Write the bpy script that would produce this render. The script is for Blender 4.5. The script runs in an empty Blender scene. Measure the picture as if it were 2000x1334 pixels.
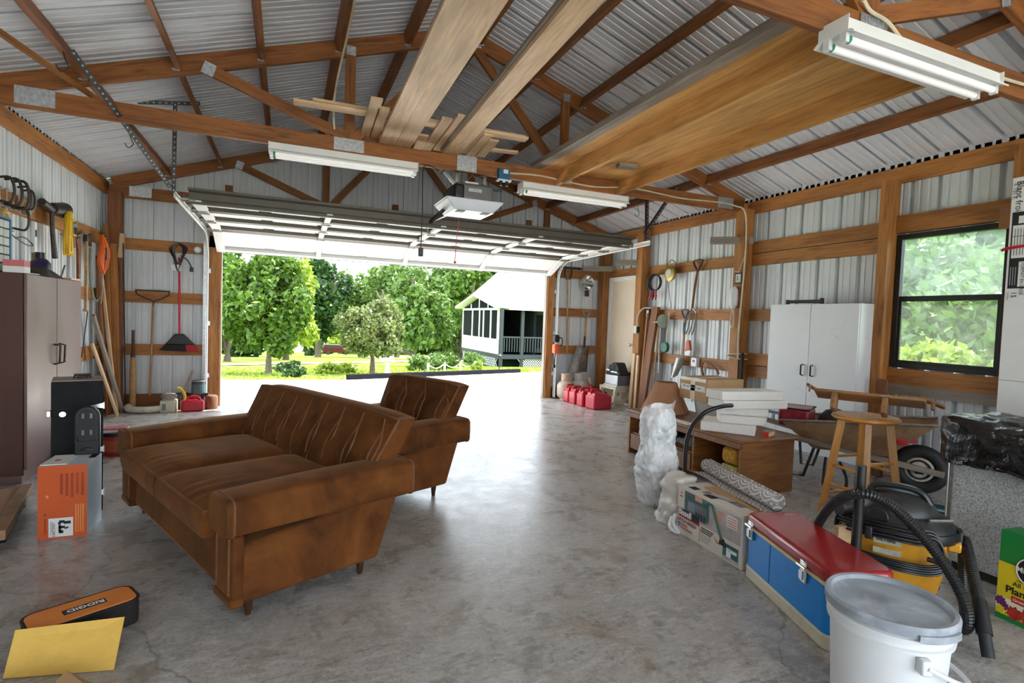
import bpy, math, random
import numpy as np
from mathutils import Matrix, Vector
random.seed(7)
SC = bpy.context.scene
COL = SC.collection

# ------------------------------------------------------------------ camera
FPX, YAW, PITCH, ROLL = 1047.85, .398697, -.0399793, .0361498
cy, sy, cp, sp = math.cos(YAW), math.sin(YAW), math.cos(PITCH), math.sin(PITCH)
fw = Vector((sy*cp, cy*cp, sp)); rt = Vector((cy, -sy, 0)); up = rt.cross(fw)
r2 = math.cos(ROLL)*rt + math.sin(ROLL)*up; u2 = -math.sin(ROLL)*rt + math.cos(ROLL)*up
cam = bpy.data.objects.new('camera', bpy.data.cameras.new('camera'))
cam.data.sensor_width = 36; cam.data.lens = FPX/2000*36; cam.data.clip_start = .05; cam.data.clip_end = 600
cam.matrix_world = Matrix(((r2.x, u2.x, -fw.x, 0), (r2.y, u2.y, -fw.y, 0), (r2.z, u2.z, -fw.z, 1.32), (0, 0, 0, 1)))
COL.objects.link(cam); SC.camera = cam

# ------------------------------------------------------------------ sky, sun, exposure
W = bpy.data.worlds.new('sky'); SC.world = W; W.use_nodes = True
bgn = W.node_tree.nodes['Background']
bgn.inputs[0].default_value = (.80, .90, 1, 1); bgn.inputs[1].default_value = 2.1
sun = bpy.data.objects.new('sun', bpy.data.lights.new('sun', 'SUN'))
sun.data.energy = 6.0; sun.data.angle = math.radians(.6); sun.data.color = (1, .95, .86)
sun.rotation_euler = Vector((-.50, -.20, -1)).to_track_quat('-Z', 'Y').to_euler()
COL.objects.link(sun)
vs = SC.view_settings
vs.view_transform = 'Standard'; vs.look = 'None'; vs.gamma = 1; vs.use_curve_mapping = False
vs.exposure = 1.5
SC.cycles.use_denoising = True
SC.cycles.diffuse_bounces = 5
SC.cycles.max_bounces = 10
SC.cycles.adaptive_threshold = .015

# ------------------------------------------------------------------ materials
MATS = {}
def nt(name):
    m = bpy.data.materials.new(name); m.use_nodes = True
    t = m.node_tree; return m, t, t.nodes['Principled BSDF']
def tc(t, scale=(1, 1, 1), rnd=True, kind='Object'):
    c = t.nodes.new('ShaderNodeTexCoord'); mp = t.nodes.new('ShaderNodeMapping'); mp.inputs['Scale'].default_value = scale
    if rnd:
        oi = t.nodes.new('ShaderNodeObjectInfo'); mu = t.nodes.new('ShaderNodeMath'); mu.operation = 'MULTIPLY'; mu.inputs[1].default_value = 37
        ad = t.nodes.new('ShaderNodeVectorMath'); ad.operation = 'ADD'
        t.links.new(oi.outputs['Random'], mu.inputs[0]); t.links.new(c.outputs[kind], ad.inputs[0]); t.links.new(mu.outputs[0], ad.inputs[1])
        t.links.new(ad.outputs[0], mp.inputs['Vector'])
    else:
        t.links.new(c.outputs[kind], mp.inputs['Vector'])
    return mp.outputs[0]
def noise(t, vec, scale, detail=4, dist=0, rough=.55):
    n = t.nodes.new('ShaderNodeTexNoise'); n.inputs['Scale'].default_value = scale; n.inputs['Detail'].default_value = detail
    n.inputs['Distortion'].default_value = dist; n.inputs['Roughness'].default_value = rough
    t.links.new(vec, n.inputs['Vector']); return n.outputs['Fac']
def ramp(t, fac, stops):
    r = t.nodes.new('ShaderNodeValToRGB'); e = r.color_ramp.elements
    while len(e) < len(stops): e.new(.5)
    for i, (p, c) in enumerate(stops):
        e[i].position = p; e[i].color = (c[0], c[1], c[2], 1) if hasattr(c, '__len__') else (c, c, c, 1)
    t.links.new(fac, r.inputs[0]); return r.outputs[0]
def mixc(t, fac, a, b, mode='MIX'):
    m = t.nodes.new('ShaderNodeMixRGB'); m.blend_type = mode
    for k, v in ((0, fac), (1, a), (2, b)):
        if hasattr(v, 'is_linked'): t.links.new(v, m.inputs[k])
        elif hasattr(v, '__len__'): m.inputs[k].default_value = (v[0], v[1], v[2], 1)
        else: m.inputs[k].default_value = v
    return m.outputs[0]
def bump(t, b, h, s, d=.01):
    n = t.nodes.new('ShaderNodeBump'); n.inputs['Strength'].default_value = s; n.inputs['Distance'].default_value = d
    t.links.new(h, n.inputs['Height']); t.links.new(n.outputs[0], b.inputs['Normal'])
def mul(c, k): return tuple(min(1, max(0, x*k)) for x in c)
def mat(name, col, rough=.55, metal=0, var=.14, scale=9, bmp=0, spec=.5, coat=0, emis=0, stretch=(1, 1, 1), detail=4, rvar=0):
    if name in MATS: return MATS[name]
    m, t, b = nt(name)
    v = tc(t, stretch); n = noise(t, v, scale, detail)
    t.links.new(ramp(t, n, [(.3, mul(col, 1-var)), (.7, mul(col, 1+var))]), b.inputs['Base Color'])
    b.inputs['Roughness'].default_value = rough; b.inputs['Metallic'].default_value = metal
    b.inputs['Specular IOR Level'].default_value = spec; b.inputs['Coat Weight'].default_value = coat
    if rvar: t.links.new(ramp(t, n, [(.3, max(0, rough-rvar)), (.7, min(1, rough+rvar))]), b.inputs['Roughness'])
    if bmp: bump(t, b, noise(t, v, scale*6, 5), bmp, .004)
    if emis: b.inputs['Emission Color'].default_value = (col[0], col[1], col[2], 1); b.inputs['Emission Strength'].default_value = emis
    MATS[name] = m; return m
def wood(name, light, dark, rough=.6, knots=.5, sc=1.0):
    if name in MATS: return MATS[name]
    m, t, b = nt(name)
    v = tc(t, (1.1*sc, 16*sc, 16*sc)); v2 = tc(t, (.9*sc, 5*sc, 5*sc)); v3 = tc(t, (2.2*sc, 9*sc, 9*sc))
    f = noise(t, v, 2.2, 6, 1.2, .62)
    c = ramp(t, f, [(.36, dark), (.5, mul(light, .80)), (.62, light)])
    g = noise(t, v2, 1.6, 3, .4)
    c = mixc(t, .40, c, ramp(t, g, [(.36, mul(light, .50)), (.64, mul(light, 1.15))]))
    vo = t.nodes.new('ShaderNodeTexVoronoi'); vo.inputs['Scale'].default_value = 1.0; t.links.new(v3, vo.inputs['Vector'])
    c = mixc(t, ramp(t, vo.outputs['Distance'], [(.05, knots), (.17, 0)]), c, mul(dark, .45))
    oi = t.nodes.new('ShaderNodeObjectInfo')
    c = mixc(t, 1, c, ramp(t, oi.outputs['Random'], [(0, .78), (1, 1.0)]), 'MULTIPLY')
    t.links.new(c, b.inputs['Base Color']); b.inputs['Roughness'].default_value = rough
    bump(t, b, f, .25, .003)
    MATS[name] = m; return m
def dirty(name, col, dirt, rough=.5, metal=0, amt=.5, scale=5, lo=.5, hi=.68, spec=.5):
    if name in MATS: return MATS[name]
    m, t, b = nt(name); v = tc(t)
    c = mixc(t, ramp(t, noise(t, v, scale, 6, .4, .65), [(lo, 0), (hi, amt)]), mixc(t, noise(t, v, 2, 2), mul(col, .93), mul(col, 1.06)), dirt)
    t.links.new(c, b.inputs['Base Color']); b.inputs['Roughness'].default_value = rough; b.inputs['Metallic'].default_value = metal
    b.inputs['Specular IOR Level'].default_value = spec
    MATS[name] = m; return m

TRUSS = wood('truss lumber', (.36, .125, .026), (.12, .032, .007))
FRAME = wood('framing lumber', (.50, .20, .045), (.19, .058, .012))
POST = wood('post lumber', (.30, .10, .024), (.10, .028, .007))
PALE = wood('pale planed board', (.95, .64, .37), (.70, .40, .19), knots=.35)
PLYW = wood('plywood', (.84, .45, .13), (.50, .20, .045), knots=.15, sc=.7)
JOIST = wood('joist lumber', (.74, .38, .11), (.46, .18, .04))
GREYW = wood('weathered board', (.36, .30, .24), (.20, .15, .11), knots=.3)
OAK = wood('stained oak veneer', (.32, .125, .032), (.13, .042, .011), .42, .05, 1.4)
STOOLW = wood('honey stool wood', (.66, .29, .055), (.44, .16, .025), .35, .05)
HANDLE = wood('ash tool handle', (.55, .31, .13), (.36, .17, .06), .5, .05)
def sheet(name, col, metal, rough, streak=.25):
    m, t, b = nt(name); v = tc(t, (1, 1, 1), True)
    n = noise(t, v, 3.5, 5, .6); n2 = noise(t, tc(t, (3, 3, .4)), 4, 4)
    c = mixc(t, ramp(t, n2, [(.45, 0), (.75, streak)]), mixc(t, n, mul(col, .9), mul(col, 1.07)), (.36, .35, .31))
    t.links.new(c, b.inputs['Base Color']); b.inputs['Metallic'].default_value = metal
    t.links.new(ramp(t, n, [(.3, rough-.08), (.7, rough+.1)]), b.inputs['Roughness'])
    MATS[name] = m; return m
WALLM = sheet('painted wall steel', (.70, .73, .75), .03, .5)
ROOFM = sheet('bare roof steel', (.76, .78, .81), .12, .38, .0)
GALV = mat('galvanised plate', (.55, .57, .60), .35, .85, .25, 40)
DARKM = mat('dark perforated steel', (.10, .10, .10), .45, .7, .2, 20)
BLACK = mat('black plastic', (.012, .012, .013), .38, 0, .3, 12)
BLKR = mat('black rubber', (.014, .014, .014), .62, 0, .3, 14, .2)
WHITE = mat('white enamel', (.80, .80, .79), .35, 0, .03, 4)
WHITEP = mat('white plastic', (.78, .79, .80), .38, 0, .03, 4)
CHROME = mat('chrome', (.75, .75, .75), .18, 1, .08, 18)
STEEL = mat('worn steel', (.33, .32, .30), .4, .85, .3, 18)
IRON = mat('dark iron', (.055, .045, .04), .5, .6, .3, 20)
RED = mat('red plastic', (.52, .012, .03), .33, 0, .12, 6)
REDP = mat('red enamel', (.36, .008, .012), .22, 0, .10, 5, coat=.4)
ORANGE = mat('orange cord', (.75, .14, .015), .45, 0, .12, 9)
YELLOW = mat('yellow rope', (.80, .48, .015), .6, 0, .15, 60, .4)
PAPER = mat('white card', (.78, .77, .74), .7, 0, .03, 8)
def simple(name, col, rough=.6, **k): return mat(name, col, rough, **k)
INK = simple('black ink', (.012, .012, .012), .6)
INKW = simple('white ink', (.85, .85, .85), .6, var=.02)
INKR = simple('red ink', (.60, .035, .02), .6)
INKG = simple('grey ink', (.22, .22, .22), .6)
CARD = mat('brown cardboard', (.50, .30, .14), .75, 0, .08, 5)
FOAM = mat('white foam', (.80, .76, .71), .8, 0, .04, 30, .3)
# ------------------------------------------------------------------ builders
def unit(v):
    v = Vector(v); return v.normalized()
class B:
    def __init__(s): s.v = []; s.f = []
    def add(s, vs_, fs_):
        n = len(s.v); s.v += [tuple(x) for x in vs_]; s.f += [tuple(i+n for i in f) for f in fs_]; return s
    def hexa(s, p):  # 8 corners: bottom 4 ccw, top 4 ccw
        return s.add(p, [(3, 2, 1, 0), (4, 5, 6, 7), (0, 1, 5, 4), (1, 2, 6, 5), (2, 3, 7, 6), (3, 0, 4, 7)])
    def bx(s, x0, x1, y0, y1, z0, z1):
        return s.hexa([(x0, y0, z0), (x1, y0, z0), (x1, y1, z0), (x0, y1, z0), (x0, y0, z1), (x1, y0, z1), (x1, y1, z1), (x0, y1, z1)])
    def ob(s, c, ax, ay, az, sx, sy_, sz):  # oriented box
        c = Vector(c); ax, ay, az = unit(ax)*sx/2, unit(ay)*sy_/2, unit(az)*sz/2
        return s.hexa([c-ax-ay-az, c+ax-ay-az, c+ax+ay-az, c-ax+ay-az, c-ax-ay+az, c+ax-ay+az, c+ax+ay+az, c-ax+ay+az])
    def tube(s, pts, r, n=8, closed=False, cap=True, flat=1):
        pts = [Vector(p) for p in pts]; m = len(pts)
        rs = r if hasattr(r, '__len__') else [r]*m
        tan = [(pts[(i+1) % m]-pts[i-1]) if closed else (pts[min(i+1, m-1)]-pts[max(i-1, 0)]) for i in range(m)]
        tan = [t_.normalized() if t_.length > 1e-9 else Vector((0, 0, 1)) for t_ in tan]
        a = Vector((0, 0, 1)) if abs(tan[0].z) < .9 else Vector((1, 0, 0))
        a = (a-tan[0]*a.dot(tan[0])).normalized(); vs_ = []
        for i in range(m):
            a = (a-tan[i]*a.dot(tan[i]))
            a = a.normalized() if a.length > 1e-6 else tan[i].orthogonal().normalized()
            b_ = tan[i].cross(a)
            for k in range(n):
                th = 2*math.pi*k/n; vs_.append(pts[i]+(a*math.cos(th)*flat+b_*math.sin(th))*rs[i])
        fs_ = []
        for i in range(m if closed else m-1):
            for k in range(n):
                j = (i+1) % m; fs_.append((i*n+k, i*n+(k+1) % n, j*n+(k+1) % n, j*n+k))
        if cap and not closed: fs_ += [tuple(range(n-1, -1, -1)), tuple((m-1)*n+k for k in range(n))]
        return s.add(vs_, fs_)
    def cyl(s, p, q, r, r2_=None, n=14, cap=True): return s.tube([p, q], [r, r if r2_ is None else r2_], n, False, cap)
    def lathe(s, prof, c=(0, 0, 0), n=24, sx=1, sy_=1, fn=None):
        vs_ = []; m = len(prof)
        for r, z in prof:
            for k in range(n):
                th = 2*math.pi*k/n; rr = r*(fn(th, z) if fn else 1)
                vs_.append((c[0]+rr*math.cos(th)*sx, c[1]+rr*math.sin(th)*sy_, c[2]+z))
        fs_ = [(i*n+k, i*n+(k+1) % n, (i+1)*n+(k+1) % n, (i+1)*n+k) for i in range(m-1) for k in range(n)]
        if prof[0][0] > 1e-6: fs_.append(tuple(range(n-1, -1, -1)))
        if prof[-1][0] > 1e-6: fs_.append(tuple((m-1)*n+k for k in range(n)))
        return s.add(vs_, fs_)
    def prism(s, poly, ax, lo, hi):
        f = {'x': lambda p, h: (h, p[0], p[1]), 'y': lambda p, h: (p[0], h, p[1]), 'z': lambda p, h: (p[0], p[1], h)}[ax]
        n = len(poly)
        return s.add([f(p, lo) for p in poly]+[f(p, hi) for p in poly], [tuple(range(n-1, -1, -1)), tuple(range(n, 2*n))]+[(i, (i+1) % n, n+(i+1) % n, n+i) for i in range(n)])
    def grid(s, fn, nu, nv):
        vs_ = [fn(i/nu, j/nv) for i in range(nu+1) for j in range(nv+1)]
        return s.add(vs_, [(i*(nv+1)+j, (i+1)*(nv+1)+j, (i+1)*(nv+1)+j+1, i*(nv+1)+j+1) for i in range(nu) for j in range(nv)])
    def ball(s, c, rx, ry=None, rz=None, n=14, m=9):
        ry = rx if ry is None else ry; rz = rx if rz is None else rz
        return s.lathe([(max(1e-7, math.sin(math.pi*i/m)), -math.cos(math.pi*i/m)*rz) for i in range(m+1)], c, n, rx, ry)
    def torus(s, c, ax, R, r, n=24, m=8):
        ax = unit(ax); a = ax.orthogonal().normalized(); b_ = ax.cross(a); c = Vector(c)
        return s.tube([c+(a*math.cos(2*math.pi*k/n)+b_*math.sin(2*math.pi*k/n))*R for k in range(n)], r, m, True)
    def mesh(s, name):
        m = bpy.data.meshes.new(name); m.from_pydata(s.v, [], s.f); m.update(); return m
def crv(pts, n=8):
    P_ = [Vector(p) for p in pts]; out = []
    for i in range(len(P_)-1):
        a, b_, c, d = P_[max(0, i-1)], P_[i], P_[i+1], P_[min(len(P_)-1, i+2)]
        for k in range(n):
            t_ = k/n; out.append(.5*((2*b_)+(c-a)*t_+(2*a-5*b_+4*c-d)*t_*t_+(3*b_-a-3*c+d)*t_**3))
    return out+[P_[-1]]
def wmx(o):
    m = o.matrix_basis.copy()
    while o.parent: o = o.parent; m = o.matrix_basis @ m
    return m
def link(name, data, parent=None):
    o = bpy.data.objects.new(name, data); COL.objects.link(o)
    if parent: o.parent = parent
    return o
def finish(o, m, smooth=False, bev=0, seg=2, sub=0, angle=40):
    me = o.data
    for x in (m if isinstance(m, (list, tuple)) else [m]): me.materials.append(x)
    if bev:
        md = o.modifiers.new('bevel', 'BEVEL'); md.width = bev; md.segments = seg; md.limit_method = 'ANGLE'; md.angle_limit = math.radians(30)
    if sub:
        md = o.modifiers.new('sub', 'SUBSURF'); md.levels = sub; md.render_levels = sub
    if smooth or bev:
        for p_ in me.polygons: p_.use_smooth = True
        try: me.set_sharp_from_angle(angle=math.radians(angle))
        except Exception: pass
    return o
def P(name, b, m, parent=None, smooth=False, bev=0, seg=2, sub=0, angle=40, label=None):
    """a mesh part in its parent's frame"""
    o = finish(link(name, b.mesh(name), parent), m, smooth, bev, seg, sub, angle)
    if label: o['label'] = label
    return o
def tag(o, label, cat, group=None, kind=None):
    o['label'] = label; o['category'] = cat
    if group: o['group'] = group
    if kind: o['kind'] = kind
    return o
def T(name, label, cat, loc=(0, 0, 0), rz=0, group=None, kind=None):
    o = link(name, None); o.empty_display_size = .1; o.location = loc; o.rotation_euler = (0, 0, rz)
    o.matrix_basis = Matrix.Translation(loc) @ Matrix.Rotation(rz, 4, 'Z')
    return tag(o, label, cat, group, kind)
def S(name, b, m, **k):
    o = P(name, b, m, **k); o['kind'] = 'structure'; return o
BOARDS = {}
def board(name, p, q, w, t, m, parent=None, hint=(0, 0, 1), bev=0):
    """lumber from p to q: w across the hint direction, t the other way; grain runs along local X"""
    p, q = Vector(p), Vector(q); x = (q-p); L = x.length; x.normalize()
    z = Vector(hint); z = (z-x*z.dot(x)).normalized(); y = z.cross(x)
    key = (round(L, 3), w, t, m.name)
    me = BOARDS.get(key)
    if me is None:
        me = B().bx(-L/2, L/2, -t/2, t/2, -w/2, w/2).mesh(name); me.materials.append(m); BOARDS[key] = me
    o = link(name, me, parent)
    M_ = Matrix.Translation((p+q)/2) @ Matrix((x, y, z)).transposed().to_4x4()
    o.matrix_basis = (wmx(parent).inverted() @ M_) if parent else M_
    return o
def copyt(root, loc, rz, label):
    def cp_(o, par):
        c = o.copy(); COL.objects.link(c); c.parent = par
        for ch in [x for x in bpy.data.objects if x.parent == o]: cp_(ch, c)
        return c
    r = cp_(root, None); r.matrix_basis = Matrix.Translation(loc) @ Matrix.Rotation(rz, 4, 'Z'); r['label'] = label
    return r
def text(body, size, loc, right, up_, m, parent, name='lettering', sx=1, align='LEFT', bold=0):
    c = bpy.data.curves.new(name, 'FONT'); c.body = body; c.size = size; c.extrude = .0004; c.align_x = align; c.align_y = 'CENTER'; c.resolution_u = 3
    c.offset = bold
    tmp = bpy.data.objects.new('tmp', c)
    me = bpy.data.meshes.new_from_object(tmp); me.name = name; me.materials.clear(); me.materials.append(m)
    bpy.data.objects.remove(tmp); bpy.data.curves.remove(c)
    o = link(name, me, parent); x = unit(right); y = unit(up_); y = (y-x*y.dot(x)).normalized(); z = x.cross(y)
    o.matrix_basis = Matrix.Translation(Vector(loc)+z*.0008) @ Matrix((x, y, z)).transposed().to_4x4() @ Matrix.Diagonal((sx, 1, 1, 1))
    return o
def patch(name, o_, u, v, w, h, m, parent, lift=.0012, th=.0008):
    """flat print: thin rectangle, lower-left corner o_, along u (w) and v (h)"""
    u, v = unit(u), unit(v); n = u.cross(v); c = Vector(o_)+u*w/2+v*h/2+n*(lift-th/2)
    return P(name, B().ob(c, u, v, n, w, h, th), m, parent)
X_, Y_, Z_ = Vector((1, 0, 0)), Vector((0, 1, 0)), Vector((0, 0, 1))
# ------------------------------------------------------------------ setting: slab, walls, roof
XL, XR, YB, YF, AX = -2.09, 5.25, 8.28, -3.2, 1.58      # girt faces, ridge
def roofz(x): return 2.92+(3.67-abs(x-AX))/3
def concrete():
    m, t, b = nt('garage concrete'); v = tc(t, rnd=False)
    n1 = noise(t, v, .8, 6, .8, .62); n2 = noise(t, v, 4.5, 9, .35, .72); n3 = noise(t, v, 1.5, 4, 2.2); n4 = noise(t, v, 60, 4); n5 = noise(t, tc(t, (1.2, 3.2, 1), False), 11, 8, .5, .75)
    c = ramp(t, n1, [(.32, (.25, .20, .155)), (.5, (.44, .41, .375)), (.68, (.60, .59, .575))])
    c = mixc(t, .55, c, ramp(t, n2, [(.34, (.15, .13, .105)), (.5, (.44, .42, .385)), (.66, (.72, .71, .69))]))
    c = mixc(t, .40, c, ramp(t, n5, [(.36, (.20, .18, .155)), (.5, (.45, .43, .40)), (.62, (.72, .71, .70))]))
    c = mixc(t, ramp(t, n3, [(.57, 0), (.70, .55)]), c, (.24, .16, .09))
    c = mixc(t, ramp(t, n4, [(.35, .35), (.55, 0)]), c, (.16, .14, .12))
    wv = t.nodes.new('ShaderNodeVectorMath'); wv.operation = 'ADD'; t.links.new(v, wv.inputs[0])
    nn = t.nodes.new('ShaderNodeTexNoise'); nn.inputs['Scale'].default_value = 2.5; nn.inputs['Detail'].default_value = 5; t.links.new(v, nn.inputs['Vector'])
    sc_ = t.nodes.new('ShaderNodeVectorMath'); sc_.operation = 'SCALE'; sc_.inputs['Scale'].default_value = .35; t.links.new(nn.outputs['Color'], sc_.inputs[0]); t.links.new(sc_.outputs[0], wv.inputs[1])
    vo = t.nodes.new('ShaderNodeTexVoronoi'); vo.feature = 'DISTANCE_TO_EDGE'; vo.inputs['Scale'].default_value = .42; t.links.new(wv.outputs[0], vo.inputs['Vector'])
    c = mixc(t, ramp(t, vo.outputs['Distance'], [(.0006, .55), (.0022, 0)]), c, (.08, .07, .06))
    t.links.new(c, b.inputs['Base Color'])
    t.links.new(ramp(t, n2, [(.3, .19), (.7, .40)]), b.inputs['Roughness']); b.inputs['Specular IOR Level'].default_value = .62
    bump(t, b, n5, .15, .004); return m
S('floor', B().bx(XL-.16, XR+.16, YF-.1, YB+.07, -.25, 0), concrete())

def rib(u0, u1, pit=.2286, h=.036):
    pts = []; k = math.floor(u0/pit)-1
    while k*pit < u1+pit:
        c = k*pit
        pts += [(c-.024, 0), (c-.020, h), (c+.020, h), (c+.024, 0)]
        for q in (c+.0762, c+.1524): pts += [(q-.012, 0), (q-.008, .006), (q+.008, .006), (q+.012, 0)]
        k += 1
    def at(u):
        for a, b_ in zip(pts, pts[1:]):
            if a[0] <= u <= b_[0]: return a[1]+(b_[1]-a[1])*(u-a[0])/(b_[0]-a[0])
        return 0
    return [(u0, at(u0))]+[p for p in pts if u0+1e-4 < p[0] < u1-1e-4]+[(u1, at(u1))]
def sheetmesh(u0, u1, f0, f1, h=.036):
    """f0(u,d), f1(u,d): the two end points of the rib line at u with rib depth d"""
    pr = rib(u0, u1, h=h); n = len(pr)
    return B().add([f0(u, d) for u, d in pr]+[f1(u, d) for u, d in pr], [(i, i+1, n+i+1, n+i) for i in range(n-1)])
def wallsheets(parent, u0, u1, z0, ztop, f, holes=(), name='steel_sheet'):
    cuts = sorted(set([u0, u1]+[k*.9144 for k in range(-20, 20) if u0 < k*.9144 < u1]+[h for ho in holes for h in ho[:2] if u0 < h < u1]))
    for a, b_ in zip(cuts, cuts[1:]):
        mid = (a+b_)/2; spans = [(z0, None)]
        for (h0, h1, zz0, zz1) in holes:
            if h0 < mid < h1: spans = [(z0, zz0), (zz1, None)]
        for s0, s1 in spans:
            if s1 is not None and s1-s0 < .02: continue
            zt = (lambda u, s1=s1: s1 if s1 is not None else ztop(u))
            P(name, sheetmesh(a, b_, lambda u, d: f(u, d, s0), lambda u, d: f(u, d, zt(u))), WALLM, parent)
def root(name):
    o = link(name, None); o.empty_display_size = .1; o['kind'] = 'structure'; return o
WIN = (2.40, 3.27, 1.01, 2.24); MDOOR = (7.28, 8.06, 0, 2.10); GD = (-.82, 4.10, 0, 2.16)
wr = root('wall_right'); wallsheets(wr, YF, YB+.05, 0, lambda u: 2.92, lambda u, d, z: (XR+.04+d, u, z), [WIN, MDOOR])
wl = root('wall_left'); wallsheets(wl, YF, YB+.05, 0, lambda u: 2.92, lambda u, d, z: (XL-.04-d, u, z))
wb = root('wall_back'); wallsheets(wb, XL-.05, XR+.05, 0, lambda u: roofz(u)+.01, lambda u, d, z: (u, YB+.04+d, z), [GD])
wf = root('wall_front'); wallsheets(wf, XL-.05, XR+.05, 0, lambda u: roofz(u)+.01, lambda u, d, z: (u, YF-.04-d, z), [(XL+.25, XR-.25, 0, 2.7)])
# roof sheets, ribs running up the slope
ce = root('ceiling')
ys = [YF-.3+.9144*k for k in range(14)]
ys = [y for y in ys if y < YB+.3]+[YB+.3]
for sgn in (-1, 1):
    for a, b_ in zip(ys, ys[1:]):
        P('roof_sheet', sheetmesh(a, b_, lambda u, d: (AX+sgn*3.95, u, roofz(AX+sgn*3.95)+.012+d), lambda u, d: (AX, u, roofz(AX)+.012+d), .055), ROOFM, ce)
P('ridge_cap', B().add([(AX-.2, YF-.3, roofz(AX-.2)+.05), (AX, YF-.3, roofz(AX)+.055), (AX+.2, YF-.3, roofz(AX+.2)+.05), (AX-.2, YB+.3, roofz(AX-.2)+.05), (AX, YB+.3, roofz(AX)+.055), (AX+.2, YB+.3, roofz(AX+.2)+.05)], [(0, 1, 4, 3), (1, 2, 5, 4)]), ROOFM, ce)
for x in (XL-.06, XR+.06): P('eave_closure', B().bx(x-.02, x+.02, YF-.05, YB+.06, 2.84, 2.99), ROOFM, ce)
T1Y, T0Y, TGY = 5.12, 1.87, 8.23
PUR = [-1.444, -.846, -.236, .378, .985, 1.47, 1.70, 2.31, 2.86, 3.42, 4.02, 4.60]
for x in PUR:
    tilt = (1/3 if x < AX else -1/3)
    hint = (-tilt, 0, 1); zc = roofz(x)-.065
    for y0, y1 in ((YF, T0Y-.02), (T0Y+.02, T1Y-.02), (T1Y+.02, YB)):
        board('purlin', (x, y0, zc), (x, y1, zc), .115, .038, TRUSS, ce, hint)
def hanger(parent, x, y, tilt):
    P('joist_hanger', B().ob((x, y, roofz(x)-.128), (1, 0, tilt), Y_, (-tilt, 0, 1), .05, .03, .02), GALV, parent)

# trusses
def truss(y, label, full=True, zb=2.752):
    t = T('roof_truss', label, 'truss', (AX, y, zb), 0, 'roof trusses')
    h = (0, 0, 1)
    board('bottom_chord', (XL+.02, y, zb+.072), (XR-.04, y, zb+.072), .145, .04, TRUSS, t)
    for s in (-1, 1):
        board('top_chord', (AX+s*3.62, y, roofz(AX+s*3.62)-.078), (AX+s*.0, y, roofz(AX)-.078), .145, .04, TRUSS, t)
    for s in (-1, 1):
        n = AX+s*1.09                         # lower node
        board('web', (AX+s*2.24, y-.001, 3.29), (AX+s*1.12, y-.001, zb+.16), .09, .038, TRUSS, t)
        board('web', (n, y-.001, zb+.13), (n, y-.001, 3.70), .089, .038, TRUSS, t, (1, 0, 0))
        board('web', (n-s*.04, y-.001, zb+.14), (AX+s*.06, y-.001, 3.98), .088, .038, TRUSS, t)
    def plate(x, z, w, hh, ax=(1, 0, 0)):
        ax = unit(ax); az = ax.cross(Vector((0, -1, 0))); az = -az if az.z < 0 else az
        b = B(); c = Vector((x-AX, -.0255, z-zb)); b.ob(c, ax, Y_, az, w, .004, hh)
        k = int(w/.022)
        for i in range(k):
            for j in range(int(hh/.03)):
                b.ob(c+ax*((i+.5)/k-.5)*w+az*((j+.5)/int(hh/.03)-.5)*hh-Vector((0, .003, 0)), ax, Y_, az, .008, .004, .02)
        P('nail_plate', b, GALV, t, label='galvanised toothed nail plate')
    plate(XL+.35, zb+.085, .24, .13); plate(XR-.35, zb+.085, .24, .13)
    plate(AX-1.09, zb+.085, .26, .11); plate(AX+1.09, zb+.085, .20, .11)
    plate(AX-2.20, 3.275, .09, .1, (1, 0, -.33)); plate(AX+2.20, 3.275, .09, .1, (1, 0, .33))
    plate(AX+.02, zb+.08, .20, .15)
    plate(AX, 4.03, .26, .14); plate(AX-1.09, 3.67, .08, .08); plate(AX+1.09, 3.67, .08, .08)
    for x in PUR: hanger_b = P('joist_hanger', B().ob((x-AX, -.035, roofz(x)-.124-zb), (1, 0, 0), Y_, Z_, .055, .05, .012), GALV, t)
    return t
truss(T1Y, 'brown timber roof truss carrying the stored planks and the door opener')
truss(T0Y, 'timber roof truss nearest the camera, holding the largest fluorescent light')
truss(TGY, 'timber roof truss against the end wall above the garage door', zb=2.69)

# framing on the walls
def girt(parent, p, q, w=.14, m=FRAME): return board('girt', p, q, w, .038, m, parent)
P2 = lambda a, b_: None
board('top_plate', (XL-.019, YF, 2.795), (XL-.019, YB, 2.795), .15, .038, FRAME, wl)
for z, w in ((2.135, .15), (1.45, .14), (.76, .15)): girt(wl, (XL-.019, YF, z), (XL-.019, YB-.02, z), w)
board('skirt_board', (XL-.019, YF, .1), (XL-.019, YB-.02, .1), .18, .038, GREYW, wl)
board('corner_post', (XL+.10, YB-.11, 0), (XL+.10, YB-.11, 2.74), .14, .14, POST, wl, (1, 0, 0))
board('top_plate', (XR+.019, YF, 2.80), (XR+.019, YB, 2.80), .15, .038, FRAME, wr)
for z, w in ((2.165, .14), (1.487, .145), (.83, .14)):
    for y0, y1 in ((YF, 2.26), (3.40, 5.0), (5.12, 7.0)):
        if z < 1.0 and y0 == 3.40:
            girt(wr, (XR+.019, y0, .80), (XR+.019, y1, .80)); girt(wr, (XR+.019, y0, .95), (XR+.019, y1, .95)); continue
        if z > 2 and y0 == 3.40:
            girt(wr, (XR+.017, y0, 2.16), (XR+.017, y1, 2.16)); girt(wr, (XR+.017, y0, 2.31), (XR+.017, y1, 2.31)); continue
        girt(wr, (XR+.019, y0, z), (XR+.019, y1, z), w)
girt(wr, (XR+.019, 7.2, 2.185), (XR+.019, 8.1, 2.185), .13)
for y, nm in ((5.05, 'post'), (7.08, 'post'), (8.17, 'corner_post')):
    board(nm, (XR-.07, y, 0), (XR-.07, y, 2.80 if y > 6 else 2.78), .15, .14, FRAME, wr, (0, 1, 0))
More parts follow.
